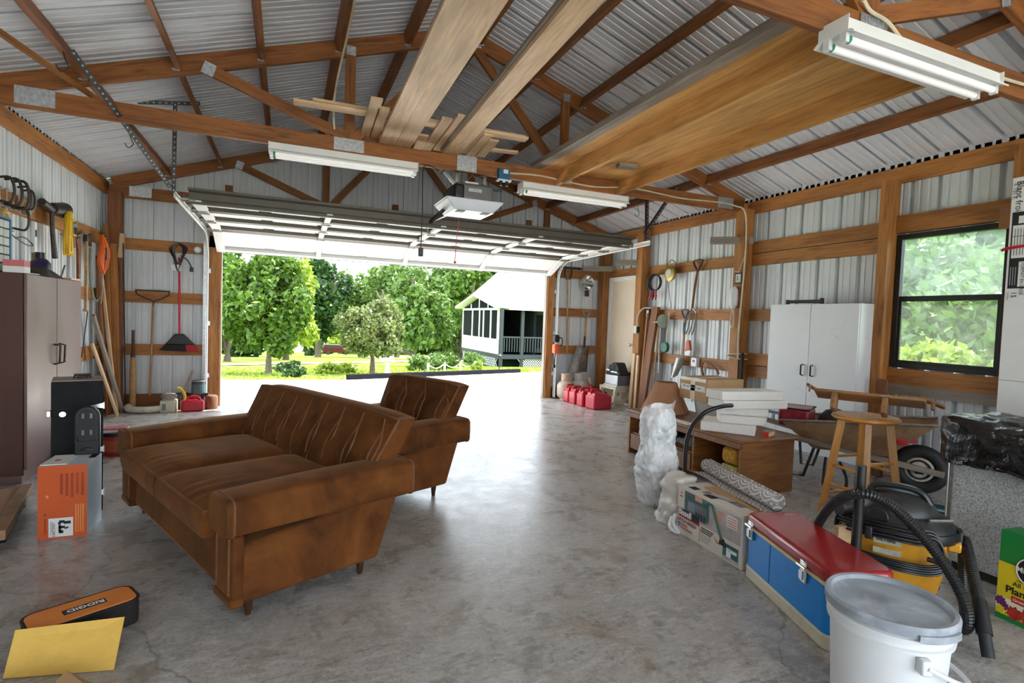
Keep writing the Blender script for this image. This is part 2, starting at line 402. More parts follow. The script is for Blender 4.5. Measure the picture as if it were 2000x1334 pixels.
board('post', (XR-.06, 3.325, 0), (XR-.06, 3.325, 2.74), .095, .14, FRAME, wr, (0, 1, 0))
board('post', (XR-.06, 2.325, 0), (XR-.06, 2.325, 2.80), .09, .14, FRAME, wr, (0, 1, 0))
board('window_header', (XR+.005, 2.36, 2.335), (XR+.005, 3.28, 2.335), .16, .06, FRAME, wr)
board('sill_board', (XR+.0, 2.36, .93), (XR+.0, 3.28, .93), .14, .045, FRAME, wr)
board('sill_board', (XR+.005, 2.36, .815), (XR+.005, 3.28, .815), .10, .045, GREYW, wr)
P('curb_board', B().bx(XR-.01, XR+.038, YF, 7.0, 0, .27), dirty('mouldy white board', (.70, .71, .70), (.25, .24, .2), .6, 0, .5, 9, .55, .7), wr)
for s0, s1, zs in ((XL+.17, -.98, (2.12, 1.445, .762)), (4.22, XR-.14, (2.155, 1.489, .835))):
    for z in zs: girt(wb, (s0, YB+.02, z), (s1, YB+.02, z), .145)
    board('skirt_board', (s0, YB+.02, .09), (s1, YB+.02, .09), .18, .04, POST, wb)
# garage door frame
board('jamb', (-.90, YB-.02, 0), (-.90, YB-.02, 2.30), .14, .04, FRAME, wb, (1, 0, 0))
board('jamb', (-.835, YB+.03, 0), (-.835, YB+.03, 2.2), .09, .03, GREYW, wb, (0, 1, 0))
board('jamb', (4.165, YB-.02, 0), (4.165, YB-.02, 2.30), .12, .04, FRAME, wb, (1, 0, 0))
board('jamb', (4.105, YB+.03, 0), (4.105, YB+.03, 2.2), .09, .03, GREYW, wb, (0, 1, 0))
board('header', (-.97, YB-.02, 2.25), (4.24, YB-.02, 2.25), .20, .04, FRAME, wb)
P('jamb_trim', B().bx(4.12, 4.21, YB+.06, YB+.10, 0, 2.2), WHITE, wb)
for x in (-.75, 1.49, 3.72):
    board('stud', (x, YB+.0, 2.35), (x, YB+.0, 3.0), .09, .04, POST, wb, (1, 0, 0))
board('stud', (4.05, YB-.0, 2.35), (4.05, YB-.0, 3.2), .1, .04, POST, wb, (1, 0, 0))

# side door in the right wall
d = link('door_1', None); d['kind'] = 'structure'
CREAM = mat('cream door paint', (.74, .62, .48), .5, 0, .06, 2)
P('slab', B().bx(XR+.0, XR+.04, 7.30, 8.02, .02, 2.06), CREAM, d, bev=.003)
P('door_frame', B().bx(XR-.03, XR+.045, 8.02, 8.085, 0, 2.12).bx(XR-.03, XR+.045, 7.24, 7.295, 0, 2.12).bx(XR-.03, XR+.045, 7.295, 8.02, 2.065, 2.12), WHITE, d, bev=.004)
P('knob', B().ball((XR-.05, 7.36, .98), .028).cyl((XR-.05, 7.36, .98), (XR, 7.36, .98), .012), CHROME, d, smooth=True)
# window
DKF = mat('dark bronze frame', (.025, .027, .026), .4, .3, .15, 12)
def glass(name, haze, tint=(.80, .92, .90)):
    m = bpy.data.materials.new(name); m.use_nodes = True; t = m.node_tree; t.nodes.remove(t.nodes['Principled BSDF'])
    tr = t.nodes.new('ShaderNodeBsdfTransparent'); tr.inputs[0].default_value = (.93, .97, .96, 1)
    gl = t.nodes.new('ShaderNodeBsdfGlossy'); gl.inputs['Roughness'].default_value = .05
    df = t.nodes.new('ShaderNodeBsdfTranslucent'); df.inputs[0].default_value = (*tint, 1)
    v = tc(t, rnd=True); n = noise(t, v, 5, 5, .5); hz = ramp(t, n, [(.35, haze*.45), (.75, haze*1.4)])
    m1 = t.nodes.new('ShaderNodeMixShader'); t.links.new(hz, m1.inputs[0]); t.links.new(tr.outputs[0], m1.inputs[1]); t.links.new(df.outputs[0], m1.inputs[2])
    fr = t.nodes.new('ShaderNodeFresnel'); fr.inputs[0].default_value = 1.35
    m2 = t.nodes.new('ShaderNodeMixShader'); t.links.new(fr.outputs[0], m2.inputs[0]); t.links.new(m1.outputs[0], m2.inputs[1]); t.links.new(gl.outputs[0], m2.inputs[2])
    t.links.new(m2.outputs[0], t.nodes['Material Output'].inputs['Surface']); return m
w = link('window_1', None); w['kind'] = 'structure'
y0, y1, z0, z1 = WIN; zm = 1.645
P('window_frame', B().bx(XR-.01, XR+.05, y0, y0+.045, z0, z1).bx(XR-.01, XR+.05, y1-.045, y1, z0, z1).bx(XR-.01, XR+.05, y0+.045, y1-.045, z0, z0+.045).bx(XR-.01, XR+.05, y0+.045, y1-.045, z1-.045, z1), DKF, w, bev=.003)
P('meeting_rail', B().bx(XR-.005, XR+.035, y0+.045, y1-.045, zm-.024, zm+.024), DKF, w, bev=.003)
P('lower_sash', B().bx(XR, XR+.02, y0+.045, y0+.07, z0+.045, zm-.024).bx(XR, XR+.02, y1-.07, y1-.045, z0+.045, zm-.024).bx(XR, XR+.02, y0+.07, y1-.07, z0+.045, z0+.07), DKF, w)
P('pane', B().bx(XR+.028, XR+.032, y0+.045, y1-.045, zm+.02, z1-.045), glass('fogged pane', .10), w, label='fogged upper window pane')
P('pane', B().bx(XR+.010, XR+.014, y0+.07, y1-.07, z0+.07, zm-.02), glass('dusty pane', .06, (.85, .9, .8)), w)
# ------------------------------------------------------------------ outdoors
def gz(y): return -.065*max(0, y-9)
GRASS = None
def grassmat():
    m, t, b = nt('lawn'); v = tc(t, rnd=False)
    n = noise(t, v, .35, 5, .5); n2 = noise(t, v, 6, 6)
    c = mixc(t, .5, ramp(t, n, [(.3, (.13, .22, .016)), (.7, (.26, .36, .035))]), ramp(t, n2, [(.3, (.08, .17, .012)), (.7, (.28, .37, .045))]))
    t.links.new(c, b.inputs['Base Color']); b.inputs['Roughness'].default_value = .9; b.inputs['Specular IOR Level'].default_value = .1
    return m
GRASS = grassmat()
def terrain(poly_y, x0f, x1f, lift, m, name):
    b = B(); n = len(poly_y); vs_ = []
    for y in poly_y: vs_ += [(x0f(y), y, gz(y)+lift), (x1f(y), y, gz(y)+lift)]
    b.add(vs_, [(2*i, 2*i+1, 2*i+3, 2*i+2) for i in range(n-1)]); return S(name, b, m)
terrain([-45, -3.4, 8.4, 9, 30, 90, 260], lambda y: -160, lambda y: 200, -.06, GRASS, 'ground_lawn')
DRV = mat('pale driveway concrete', (.72, .70, .66), .8, 0, .06, 2)
def curb_y(x): return 13.79+(x-1.435)*.604
bd = B(); xs = [-14, -1.37, 1.435, 4.5, 7.63, 12.5]
ye = [16.6, 14.33, 13.79, curb_y(4.5), curb_y(7.63), 20.0]
vs_ = []
for x, y in zip(xs, ye): vs_ += [(x, 8.34, gz(8.34)), (x, 9, gz(9)), (x, y, gz(y))]
bd.add(vs_, [(3*i+k, 3*i+3+k, 3*i+4+k, 3*i+1+k) for i in range(5) for k in range(2)])
S('driveway', bd, DRV)
S('apron', B().bx(-6, 9, -24, YF-.1, -.2, -.01), DRV)
# cross road and the neighbour's drive
def strip(name, pts, wdt, m):
    b = B(); vs_ = []
    for x, y in pts: vs_ += [(x, y-wdt/2, gz(y-wdt/2)-.02), (x, y+wdt/2, gz(y+wdt/2)-.02)]
    b.add(vs_, [(2*i, 2*i+2, 2*i+3, 2*i+1) for i in range(len(pts)-1)]); return S(name, b, m)
strip('road', [(-25, 25), (-3, 29.5), (1.5, 33), (9, 40), (22, 52)], 3.0, DRV)
strip('side_road', [(8, 60), (12, 62), (22, 70), (40, 75)], 14, DRV)
cb = B()
p0, p1 = Vector((1.435, 13.79, gz(13.79))), Vector((7.75, curb_y(7.75), gz(curb_y(7.75))))
cb.ob((p0+p1)/2+Vector((0, .05, .06)), p1-p0, Z_.cross(p1-p0), Z_, (p1-p0).length, .16, .14)
tag(P('landscape_timber', cb, mat('dark timber edging', (.010, .010, .012), .9, spec=.05), bev=.01), 'long dark timber edging between driveway and lawn', 'edging')
def leafmat(name, a, b_):
    m = bpy.data.materials.new(name); m.use_nodes = True; t = m.node_tree; pb = t.nodes['Principled BSDF']
    v = tc(t); n = noise(t, v, 3, 4); ge = t.nodes.new('ShaderNodeNewGeometry')
    c = mixc(t, .5, ramp(t, n, [(.3, a), (.7, b_)]), ramp(t, ge.outputs['Random Per Island'], [(0, mul(a, .7)), (1, mul(b_, 1.25))]))
    t.links.new(c, pb.inputs['Base Color']); pb.inputs['Roughness'].default_value = .55
    tl = t.nodes.new('ShaderNodeBsdfTranslucent'); t.links.new(c, tl.inputs[0])
    mx = t.nodes.new('ShaderNodeMixShader'); mx.inputs[0].default_value = .25
    t.links.new(pb.outputs[0], mx.inputs[1]); t.links.new(tl.outputs[0], mx.inputs[2]); t.links.new(mx.outputs[0], t.nodes['Material Output'].inputs['Surface'])
    return m
L_MID = leafmat('mid green leaves', (0.0259, 0.072, 0.0043), (0.1008, 0.1872, 0.0115))
L_DARK = leafmat('dark green leaves', (0.0135, 0.045, 0.0075), (0.045, 0.105, 0.0188))
L_PALE = leafmat('pale yellow green leaves', (0.16, 0.24, 0.016), (0.32, 0.4, 0.048))
L_AIRY = leafmat('light airy leaves', (0.0455, 0.104, 0.013), (0.156, 0.247, 0.052))
L_SILV = leafmat('silvery green leaves', (0.0476, 0.0748, 0.0122), (0.2312, 0.272, 0.0884))
BARK = mat('tree bark', (.13, .10, .075), .9, 0, .3, 14, .5)
def leaves(n, size, rng, blobs, c, r, shell=.45):
    cl = rng.normal(size=(blobs, 3)); cl /= np.linalg.norm(cl, axis=1)[:, None]
    cl *= (rng.random((blobs, 1))**.42)*.84
    k = rng.integers(0, blobs, n); d_ = rng.normal(size=(n, 3)); d_ /= np.linalg.norm(d_, axis=1)[:, None]
    rad = (1.15/blobs**.38)
    p = cl[k]+d_*rad*(shell+(1-shell)*rng.random((n, 1)))
    p = p*np.array(r)+np.array(c)
    a = rng.normal(size=(n, 3)); a /= np.linalg.norm(a, axis=1)[:, None]
    q = np.cross(a, rng.normal(size=(n, 3))); q /= np.linalg.norm(q, axis=1)[:, None]
    s_ = size*(.6+.8*rng.random((n, 1)))
    V = np.stack([p-a*s_, p+q*s_*.5, p+a*s_, p-q*s_*.5], 1).reshape(-1, 3)
    me = bpy.data.meshes.new('foliage'); me.vertices.add(4*n); me.vertices.foreach_set('co', V.astype('f').ravel())
    me.loops.add(4*n); me.loops.foreach_set('vertex_index', np.arange(4*n, dtype='i'))
    me.polygons.add(n); me.polygons.foreach_set('loop_start', np.arange(0, 4*n, 4, dtype='i'))
    me.update(calc_edges=True); return me
rngs = np.random.default_rng(3)
def tree(label, x, y, cz, rx, rz, n, size, m, blobs=40, trunk=.1, lean=0, name='tree', group='garden trees', sink=None, forks=5):
    g = gz(y)-.06 if sink is None else sink
    t = T(name, label, 'tree' if name == 'tree' else 'shrub', (x, y, g), 0, group)
    o = link('crown', leaves(n, size, rngs, blobs, (0, 0, cz-g), (rx, rx, rz)), t); o.data.materials.append(m)
    if trunk:
        b = B(); fz = max(.3, cz-g-rz*.75)
        b.tube(crv([(0, 0, 0), (lean*.3, 0, fz*.6), (lean, 0, fz), (lean*.8, 0, cz-g)], 5), [trunk*1.25]+[trunk*(1.05-.7*i/15) for i in range(15)], 8)
        for k in range(forks):
            th = k*2.4+x; q = Vector((lean+math.cos(th)*rx*.6, math.sin(th)*rx*.6, cz-g+rz*(.1+.25*((k*7) % 3))))
            b.tube(crv([(lean, 0, fz*(.8+.05*k)), (lean+math.cos(th)*rx*.25, math.sin(th)*rx*.25, (fz+q.z)/2), q], 4), [trunk*(.55-.04*i) for i in range(9)], 6)
        P('trunk', b, BARK, t, smooth=True)
    return t
tree('spreading green tree with a single trunk at the left of the lawn', -.5, 18.6, 1.45, 1.6, 1.85, 15000, .10, L_MID, 55, .10)
tree('compact round silvery-green tree in the middle of the lawn', 2.66, 18.2, .86, 1.22, 1.15, 15000, .07, L_SILV, 60, .09)
tree('loose green tree just right of the round silvery tree', 6.7, 28.9, 1.7, 2.0, 2.7, 7000, .16, L_AIRY, 45, .16, -1.2)
tree('dark bushy tree behind the parked red car', 3.2, 62, 3.0, 3.6, 5.0, 8000, .33, L_DARK, 40, .3)
tree('tall dark conifer rising above the other trees', 3.0, 78, 4.0, 2.6, 9.5, 5000, .40, L_DARK, 40, .35)
tree('pale yellow-green tree behind the spreading left tree', .0, 45, 1.6, 3.0, 4.2, 7000, .26, L_PALE, 40, .25)
tree('airy light tree left of the round silvery tree', 8.2, 66, 2.2, 3.6, 5.2, 4500, .33, L_AIRY, 45, .25)
tree('airy tall tree directly above the round silvery tree', 11.4, 60, 2.6, 3.8, 6.4, 5500, .32, L_AIRY, 45, .3)
tree('large green tree left of the house porch', 15.0, 48, 2.4, 4.4, 6.0, 9000, .28, L_MID, 50, .35)
tree('large deep green tree behind the porch gable', 21.0, 54, 3.6, 5.2, 6.4, 9000, .32, L_DARK, 50, .4)
tree('big green tree above the house roof', 27.0, 56, 4.4, 5.5, 6.6, 8000, .34, L_MID, 50, .4)
tree('green tree at the far left edge of the door opening', -3.4, 38, 1.8, 2.7, 4.2, 6000, .22, L_MID, 45, .22)
tree('low spreading dark tree beyond the cross road', -3.8, 62, -1.4, 3.2, 2.6, 4000, .28, L_DARK, 40, .2)
tree('pale tree filling the gap beyond the red car', 8.5, 120, -3.2, 9, 5.4, 5000, .8, L_PALE, 45, .5)
tree('hazy green wood edge at the back of the lawn', -14, 130, -2, 14, 8, 6000, .9, L_MID, 60, .5)
tree('distant green wood behind the large porch tree', 30, 112, 0, 14, 11, 6000, .9, L_AIRY, 60, .5)
def shrub(label, x, y, rx, rz, n=1200, size=.06, m=L_MID, sink=None, cz=None):
    g = gz(y)-.06 if sink is None else sink
    return tree(label, x, y, (g+rz*.8) if cz is None else cz, rx, rz, n, size, m, 14, .02, 0, 'shrub', 'garden shrubs', g, 3)
shrub('dark green clump at the foot of the spreading left tree', .2, 17.0, .55, .24, m=L_DARK)
shrub('low yellowish clump right of the dark clump', 1.3, 18.6, .5, .22, m=L_PALE)
shrub('low grassy clump beside the round silvery tree', 1.9, 19.4, .45, .2, m=L_PALE)
shrub('leftmost shrub of the flower bed by the curb', 4.9, 21.0, .55, .4, m=L_AIRY)
shrub('second shrub of the flower bed by the curb', 5.7, 21.6, .5, .42, m=L_AIRY)
shrub('third shrub of the flower bed by the curb', 6.6, 22.6, .5, .42, m=L_MID)
shrub('rounded shrub at the near corner of the porch', 8.6, 25.2, .6, .5, m=L_AIRY)
shrub('small yellow shrub beside the garden lamp', 6.5, 18.6, .28, .25, 700, .05, L_PALE)
# plants outside the window
shrub('tall leafy bush filling the upper window view', 9.3, 5.0, 1.75, 1.5, 12000, .085, L_AIRY, -.06, 1.75)
shrub('yellow-green bush low outside the window', 7.5, 3.75, .75, .55, 5000, .055, L_PALE, -.06, .72)
shrub('dark bush at the left of the window view', 9.0, 6.2, 1.2, 1.2, 6000, .085, L_DARK, -.06, 1.0)
shrub('leafy bush at the right of the window view', 8.0, 2.9, .9, .75, 3500, .09, L_MID, -.06, .8)
shrub('deep green thicket behind the window bushes', 14.0, 7.5, 3.4, 2.6, 5000, .25, L_DARK, -.06, 1.9)
tag(link('lawn_tufts', leaves(9000, .07, rngs, 900, (1.5, 21, gz(21)-.02), (14, 7, .03))), 'short grass blades on the sloping lawn', 'grass', kind='stuff')
for o in bpy.data.objects:
    if o.name == 'lawn_tufts': o.data.materials.append(L_PALE); o.rotation_euler = (-math.atan(.065), 0, 0); o.data.transform(Matrix.Translation((-1.5, -21, -gz(21)))); o.location = (1.5, 21, gz(21)-.03)
# house with screened porch
GREYP = mat('shaded house grey', (.035, .04, .05), .7, 0, .08, 4); SIDING = mat('white siding', (.80, .80, .80), .7, 0, .04, 3)  # shade on the porch side is put into GREYP, darker than the paint
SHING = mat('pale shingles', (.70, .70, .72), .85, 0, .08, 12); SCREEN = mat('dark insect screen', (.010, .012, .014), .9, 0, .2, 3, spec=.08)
h = T('house', 'pale house with a dark screened gable porch and grey railings', 'house', (10.5, 27, gz(27)))
def hp(name, b, m, par=h, **k):
    o = P(name, b, m, par, **k); o.matrix_basis = Matrix.Translation((-10.5, -27, -gz(27))) if par is h else Matrix(); return o
z0h, zf, ze = -1.5, -.55, 1.95
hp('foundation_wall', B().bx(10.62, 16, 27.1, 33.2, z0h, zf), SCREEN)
hp('siding_band', B().bx(10.5, 10.6, 27, 33.3, zf, .22), SIDING)
hp('deck', B().bx(10.5, 18, 26.4, 33.2, zf-.22, zf), GREYP)
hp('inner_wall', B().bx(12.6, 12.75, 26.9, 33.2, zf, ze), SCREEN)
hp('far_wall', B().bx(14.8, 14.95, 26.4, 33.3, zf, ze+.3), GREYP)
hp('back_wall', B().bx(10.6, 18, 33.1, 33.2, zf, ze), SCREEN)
hp('house_wall', B().bx(12.75, 20, 28.2, 28.35, zf, ze), GREYP)
yy = [27.0, 28.1, 29.3, 30.0, 31.3, 33.2]
for a, b_ in zip(yy, yy[1:]):
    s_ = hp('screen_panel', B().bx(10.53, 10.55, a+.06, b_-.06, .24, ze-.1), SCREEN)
for y in yy: hp('mullion', B().bx(10.48, 10.58, y-.06, y+.06, .2, ze), SIDING)
hp('sill', B().bx(10.46, 10.6, 27, 33.2, .18, .26), SIDING); hp('head_rail', B().bx(10.47, 10.59, 27, 33.2, ze-.12, ze), SIDING)
hp('gable_panel', B().prism([(27.0, ze), (33.2, ze), (30.1, ze+.62)], 'x', 10.52, 10.56), SCREEN)
for y in (28.6, 30.1, 31.6): hp('gable_mullion', B().bx(10.48, 10.58, y-.05, y+.05, ze, ze+.58-abs(y-30.1)*.2), SIDING)
for a, b_ in (((26.5, ze-.02), (30.1, ze+.72)), ((33.7, ze-.02), (30.1, ze+.72))):
    hp('roof_slope', B().hexa([(10.1, a[0], a[1]), (16, a[0], a[1]), (16, b_[0], b_[1]), (10.1, b_[0], b_[1]), (10.1, a[0], a[1]+.14), (16, a[0], a[1]+.14), (16, b_[0], b_[1]+.14), (10.1, b_[0], b_[1]+.14)]), SHING)
hp('main_roof', B().add([(10.9, 26.1, ze+.02), (24, 26.1, ze+.02), (24, 33, ze+2.9), (13.2, 33, ze+2.9), (10.9, 26.1, ze-.1), (24, 26.1, ze-.1), (24, 40, ze+.1), (12, 40, ze+.1)], [(0, 1, 2, 3), (4, 5, 1, 0), (3, 2, 6, 7), (4, 0, 3, 7)]), SHING)
for x in (10.55, 11.75): hp('porch_post', B().bx(x-.08, x+.08, 26.45, 26.6, z0h+.1, ze), GREYP)
rl = hp('railing', B().bx(11.75, 18, 26.48, 26.56, .36, .44), GREYP)
for k in range(26): hp('baluster', B().bx(11.9+k*.16, 11.95+k*.16, 26.5, 26.54, zf+.15, .38), GREYP, rl)
rl = hp('railing', B().bx(10.55, 11.75, 26.48, 26.56, .36, .44), GREYP)
for k in range(7): hp('baluster', B().bx(10.7+k*.15, 10.75+k*.15, 26.5, 26.54, zf+.15, .38), GREYP, rl)
hp('porch_window', B().bx(13.2, 15.2, 28.1, 28.2, zf+.3, ze-.3), SCREEN)
lat = B()
for k in range(24):
    x = 11.8+k*.14
    lat.ob((x, 26.5, -1.05), (.7, 0, .7), Y_, (-.7, 0, .7), .95, .012, .03).ob((x, 26.515, -1.05), (-.7, 0, .7), Y_, (.7, 0, .7), .95, .012, .03)
    y = 27.2+k*.25
    lat.ob((10.52, y, -1.0), (0, .7, .7), X_, (0, -.7, .7), .85, .012, .03).ob((10.535, y, -1.0), (0, -.7, .7), X_, (0, .7, .7), .85, .012, .03)
o = hp('lattice_skirt', lat, SIDING); o['kind'] = 'stuff'
# small yard things
def pot(x, y, label):
    t = T('flower_pot', label, 'flower pot', (x, y, gz(y)), 0, 'pots by the porch')
    P('pot', B().lathe([(.13, 0), (.19, .3), (.21, .3), (.21, .36), (.17, .36), (.16, .28)], n=14), mat('terracotta', (.32, .10, .055), .8), t, smooth=True)
    o = link('plant', leaves(200, .06, rngs, 8, (0, 0, .48), (.22, .22, .18)), t); o.data.materials.append(L_MID)
pot(13.2, 26.0, 'terracotta pot by the porch lattice nearest the garage side'); pot(14.0, 26.0, 'terracotta pot half hidden behind the door jamb')
t = T('garden_lamp', 'small black garden lamp on a post by the driveway', 'lamp', (7.2, 18.2, gz(18.2)))
P('post', B().cyl((0, 0, -.1), (0, 0, .55), .018), INK, t); P('lamp_head', B().lathe([(.05, .55), (.09, .6), (.02, .66)], n=10), INK, t)
t = T('rope_fence', 'white posts with rope loops bordering the flower bed', 'fence', (5.0, 20.0, gz(20)))
for k in range(4):
    P('post', B().cyl((k*.75, k*.35, -.1), (k*.75, k*.35, .28), .04), WHITE, t)
    if k < 3: P('rope', B().tube(crv([(k*.75, k*.35, .22), (k*.75+.37, k*.35+.17, .06), (k*.75+.75, k*.35+.35, .22)], 5), .018, 5), WHITE, t)
t = T('bird_bath', 'white pedestal bird bath at the foot of the silvery tree', 'bird bath', (3.05, 17.6, gz(17.6)))
P('pedestal', B().lathe([(.12, -.05), (.07, .1), (.06, .35)], n=12), WHITE, t, smooth=True); P('basin', B().lathe([(.06, .35), (.22, .42), (.23, .46), (.18, .43)], n=16), WHITE, t, smooth=True)
# red parked car
t = T('car', 'dark red SUV parked beyond the lawn under trees', 'car', (7.9, 96, gz(96)), .1)
CARR = mat('dark red car paint', (.07, .003, .008), .35, 0, .06, 3, spec=.3)
P('body', B().prism([(-2.3, .35), (2.3, .35), (2.35, .8), (2.2, 1.05), (1.1, 1.12), (.5, 1.72), (-2.0, 1.75), (-2.35, 1.1)], 'y', -.9, .9), CARR, t, bev=.08)
P('side_window', B().prism([(-1.9, 1.12), (.85, 1.14), (.42, 1.62), (-1.8, 1.65)], 'y', -.915, .915), INK, t)
for x in (-1.45, 1.45):
    for y in (-.8, .8): P('wheel', B().cyl((x, y-.12, .36), (x, y+.12, .36), .36, n=18), BLKR, t)
# ------------------------------------------------------------------ overhead garage door, tracks, opener
DOORW = mat('white door steel', (.80, .80, .78), .5, 0, .03, 3); RAILG = mat('shaded rail and strut grey', (.11, .095, .075), .5, .2, .1, 6)  # rail shadow is put into the RAILG colour; the dark strut shares it
gd = T('garage_door', 'white sectional overhead door, raised, seen from below', 'garage door', (1.62, 7.1, 2.38))
def gl(b): b.v = [(x-1.62, y-7.1, z-2.38) for x, y, z in b.v]; return b
X0, X1 = -.86, 4.13
prof = [(8.26, 2.13), (7.74, 2.365), (7.16, 2.385), (6.58, 2.39), (6.0, 2.395)]
for i, ((ya, za), (yb, zb)) in enumerate(zip(prof, prof[1:])):
    dv = Vector((0, yb-ya, zb-za)); L = dv.length; dv.normalize(); nv = dv.cross(X_).normalized(); nv = nv if nv.z < 0 else -nv   # nv points into the room
    c = Vector(((X0+X1)/2, (ya+yb)/2, (za+zb)/2))
    s = P('door_section', gl(B().ob(c-nv*.02, X_, dv, nv, X1-X0, L-.012, .018)), DOORW, gd)
    for e in (-1, 1):
        P('rail', gl(B().ob(c+dv*e*(L/2-.035)+nv*.012, X_, dv, nv, X1-X0, .05, .05)), RAILG if not (i == 0 and e < 0) else DOORW, s)
    for k in range(8):
        xc = X0+(k+.5)*(X1-X0)/8
        P('raised_panel', gl(B().ob(Vector((xc, c.y, c.z))-nv*.006, X_, dv, nv, .50, L-.20, .014)), DOORW, s, bev=.005)
    for k in range(5):
        xc = X0+.03+k*(X1-X0-.06)/4
        st = P('stile', gl(B().ob(Vector((xc, c.y, c.z))+nv*.03, X_, dv, nv, .06 if 0 < k < 4 else .10, L-.01, .03)), DOORW, s)
        if i > 0: P('hinge', gl(B().ob(Vector((xc, ya, za))+nv*.05, X_, dv, nv, .07, .10, .012).ob(Vector((xc, ya, za))+nv*.062, X_, dv, nv, .11, .014, .014)), STEEL, gd)
P('bottom_seal', gl(B().ob((1.635, 8.275, 2.115), X_, Y_, Z_, X1-X0, .05, .035)), BLKR, gd)
P('strut', gl(B().prism([(6.02, 2.33), (6.02, 2.36), (5.98, 2.37), (5.98, 2.43), (5.90, 2.44), (5.90, 2.46), (6.0, 2.46), (6.0, 2.38), (6.06, 2.36), (6.06, 2.33)], 'x', X0-.02, X1+.05)), RAILG, gd, label='dark steel reinforcing strut on the top edge')
for x in (X0-.03, X1+.03):
    for (ya, za) in prof[1:]:
        P('roller', gl(B().cyl((x-.06, ya, za-.03), (x+.06, ya, za-.03), .012, n=8).cyl((x-.01 if x > 0 else x-.05, ya, za-.03), (x+.05 if x > 0 else x+.01, ya, za-.03), .028, n=12)), STEEL, gd)
def track(x, lab, yend):
    t = T('door_track', lab, 'door track', (x, 8.18, 0), 0, 'garage door tracks')
    pts = [(0, 0, .02), (0, 0, 1.98)]+[(0, -.36*(1-math.cos(a)), 1.98+.36*math.sin(a)) for a in [math.pi/2*k/8 for k in range(1, 9)]]+[(0, yend-8.18, 2.37)]
    b = B(); n = len(pts)
    for e in (-1, 1):
        o_ = []
        for i, p in enumerate(pts):
            q = Vector(pts[min(i+1, n-1)])-Vector(pts[max(i-1, 0)]); nn = Vector((0, -q.z, q.y)).normalized(); o_.append(Vector(p)+nn*.026*e)
        b.tube(o_, .008, 6)
    P('rail', b, WHITE, t, smooth=True)
    s_ = 1 if x < 0 else -1
    P('web', B().add([v for p in pts for v in ((-.014*s_, p[1]-.02 if p[2] < 2 else p[1], p[2] if p[2] < 2 else p[2]-.022), (-.014*s_, p[1]+.02 if p[2] < 2 else p[1], p[2] if p[2] < 2 else p[2]+.022))], [(2*i, 2*i+1, 2*i+3, 2*i+2) for i in range(n-1)]), WHITE, t)
    P('track_angle', B().bx(-.06 if s_ > 0 else .0, 0 if s_ > 0 else .06, .045, .05, .05, 2.2), GALV, t)
    for z in (.4, 1.1, 1.8): P('bracket', B().bx(-.05, .03, .02, .06, z, z+.06), GALV, t)
track(-.975, 'white steel track left of the garage door', 5.88); track(4.26, 'white steel track right of the garage door', 5.70)
def angle(name, p, q, lab, par=None, holes=True):
    p, q = Vector(p), Vector(q); L = (q-p).length; x = (q-p).normalized(); z = Vector((0, -1, 0)); z = (z-x*z.dot(x)).normalized(); y = z.cross(x)
    b = B(); b.ob((p+q)/2+y*.0, x, y, z, L, .034, .003); b.ob((p+q)/2+y*.017-z*.016, x, y, z, L, .003, .034)
    o = P(name, b, DARKM, par)
    hb = B(); k = int(L/.05)
    for i in range(k): c = p+x*(i+.5)*L/k+z*.0022; hb.ob(c, x, y, z, .016, .012, .0012)
    ho = P('slot_row', hb, GALV, o); ho['kind'] = 'stuff'
    return o
a = angle('perforated_angle', (-1.0, 5.95, 2.40), (-1.0, 5.98, 3.25), ''); tag(a, 'dark perforated steel angle hanging straight from the roof to the left track', 'hanger', 'track hangers')
a = angle('perforated_angle', (-1.02, 5.90, 2.44), (-1.36, 4.55, 3.02), ''); tag(a, 'dark perforated steel angle running along a purlin to the left track', 'hanger', 'track hangers')
a = angle('perforated_angle', (-1.30, 6.0, 3.20), (-.80, 6.0, 3.28), ''); tag(a, 'short dark perforated angle fixed across two purlins at left', 'hanger', 'track hangers')
a = angle('perforated_angle', (4.30, 5.80, 2.40), (4.30, 5.84, 3.0), ''); tag(a, 'dark perforated steel angle hanging upright to the right track', 'hanger', 'track hangers')
a = angle('perforated_angle', (4.30, 5.85, 2.50), (4.33, 5.30, 3.0), ''); tag(a, 'dark perforated steel angle slanting down to the right track', 'hanger', 'track hangers')
# opener
GREYB = mat('grey opener housing', (.17, .16, .16), .4, .3, .1, 8); LENS = mat('frosted lamp lens', (.74, .75, .84), .4, 0, .04, 6)
op = T('door_opener', 'grey garage door opener with a wide frosted lamp lens', 'door opener', (1.70, 5.22, 2.42))
P('housing', B().bx(-.20, .20, -.10, .32, .07, .24), GREYB, op, bev=.03, seg=3)
P('side_cover', B().bx(-.215, -.10, -.108, .30, .07, .225), BLACK, op, bev=.03, seg=3)
P('lamp_lens', B().add([(-.29, -.14, .06), (.29, -.14, .06), (.29, .36, .06), (-.29, .36, .06), (-.20, -.10, -.035), (.20, -.10, -.035), (.20, .30, -.035), (-.20, .30, -.035), (-.29, -.14, .075), (.29, -.14, .075), (.29, .36, .075), (-.29, .36, .075)],
    [(7, 6, 5, 4), (0, 1, 5, 4), (1, 2, 6, 5), (2, 3, 7, 6), (3, 0, 4, 7), (8, 9, 10, 11), (0, 8, 9, 1), (1, 9, 10, 2), (2, 10, 11, 3), (3, 11, 8, 0)]), LENS, op, bev=.012)
P('lens_vent', B().bx(-.17, -.09, -.09, .0, -.04, -.03), INK, op); P('lens_vent', B().bx(.09, .17, -.09, .0, -.04, -.03), INK, op)
P('name_plate', B().bx(-.065, .07, -.106, -.1, .155, .185), GALV, op); text('LiftMaster', .022, (-.055, -.1064, .17), X_, Z_, INKG, op); P('control_box', B().bx(-.09, .05, -.06, .1, .235, .262), WHITEP, op, bev=.006)
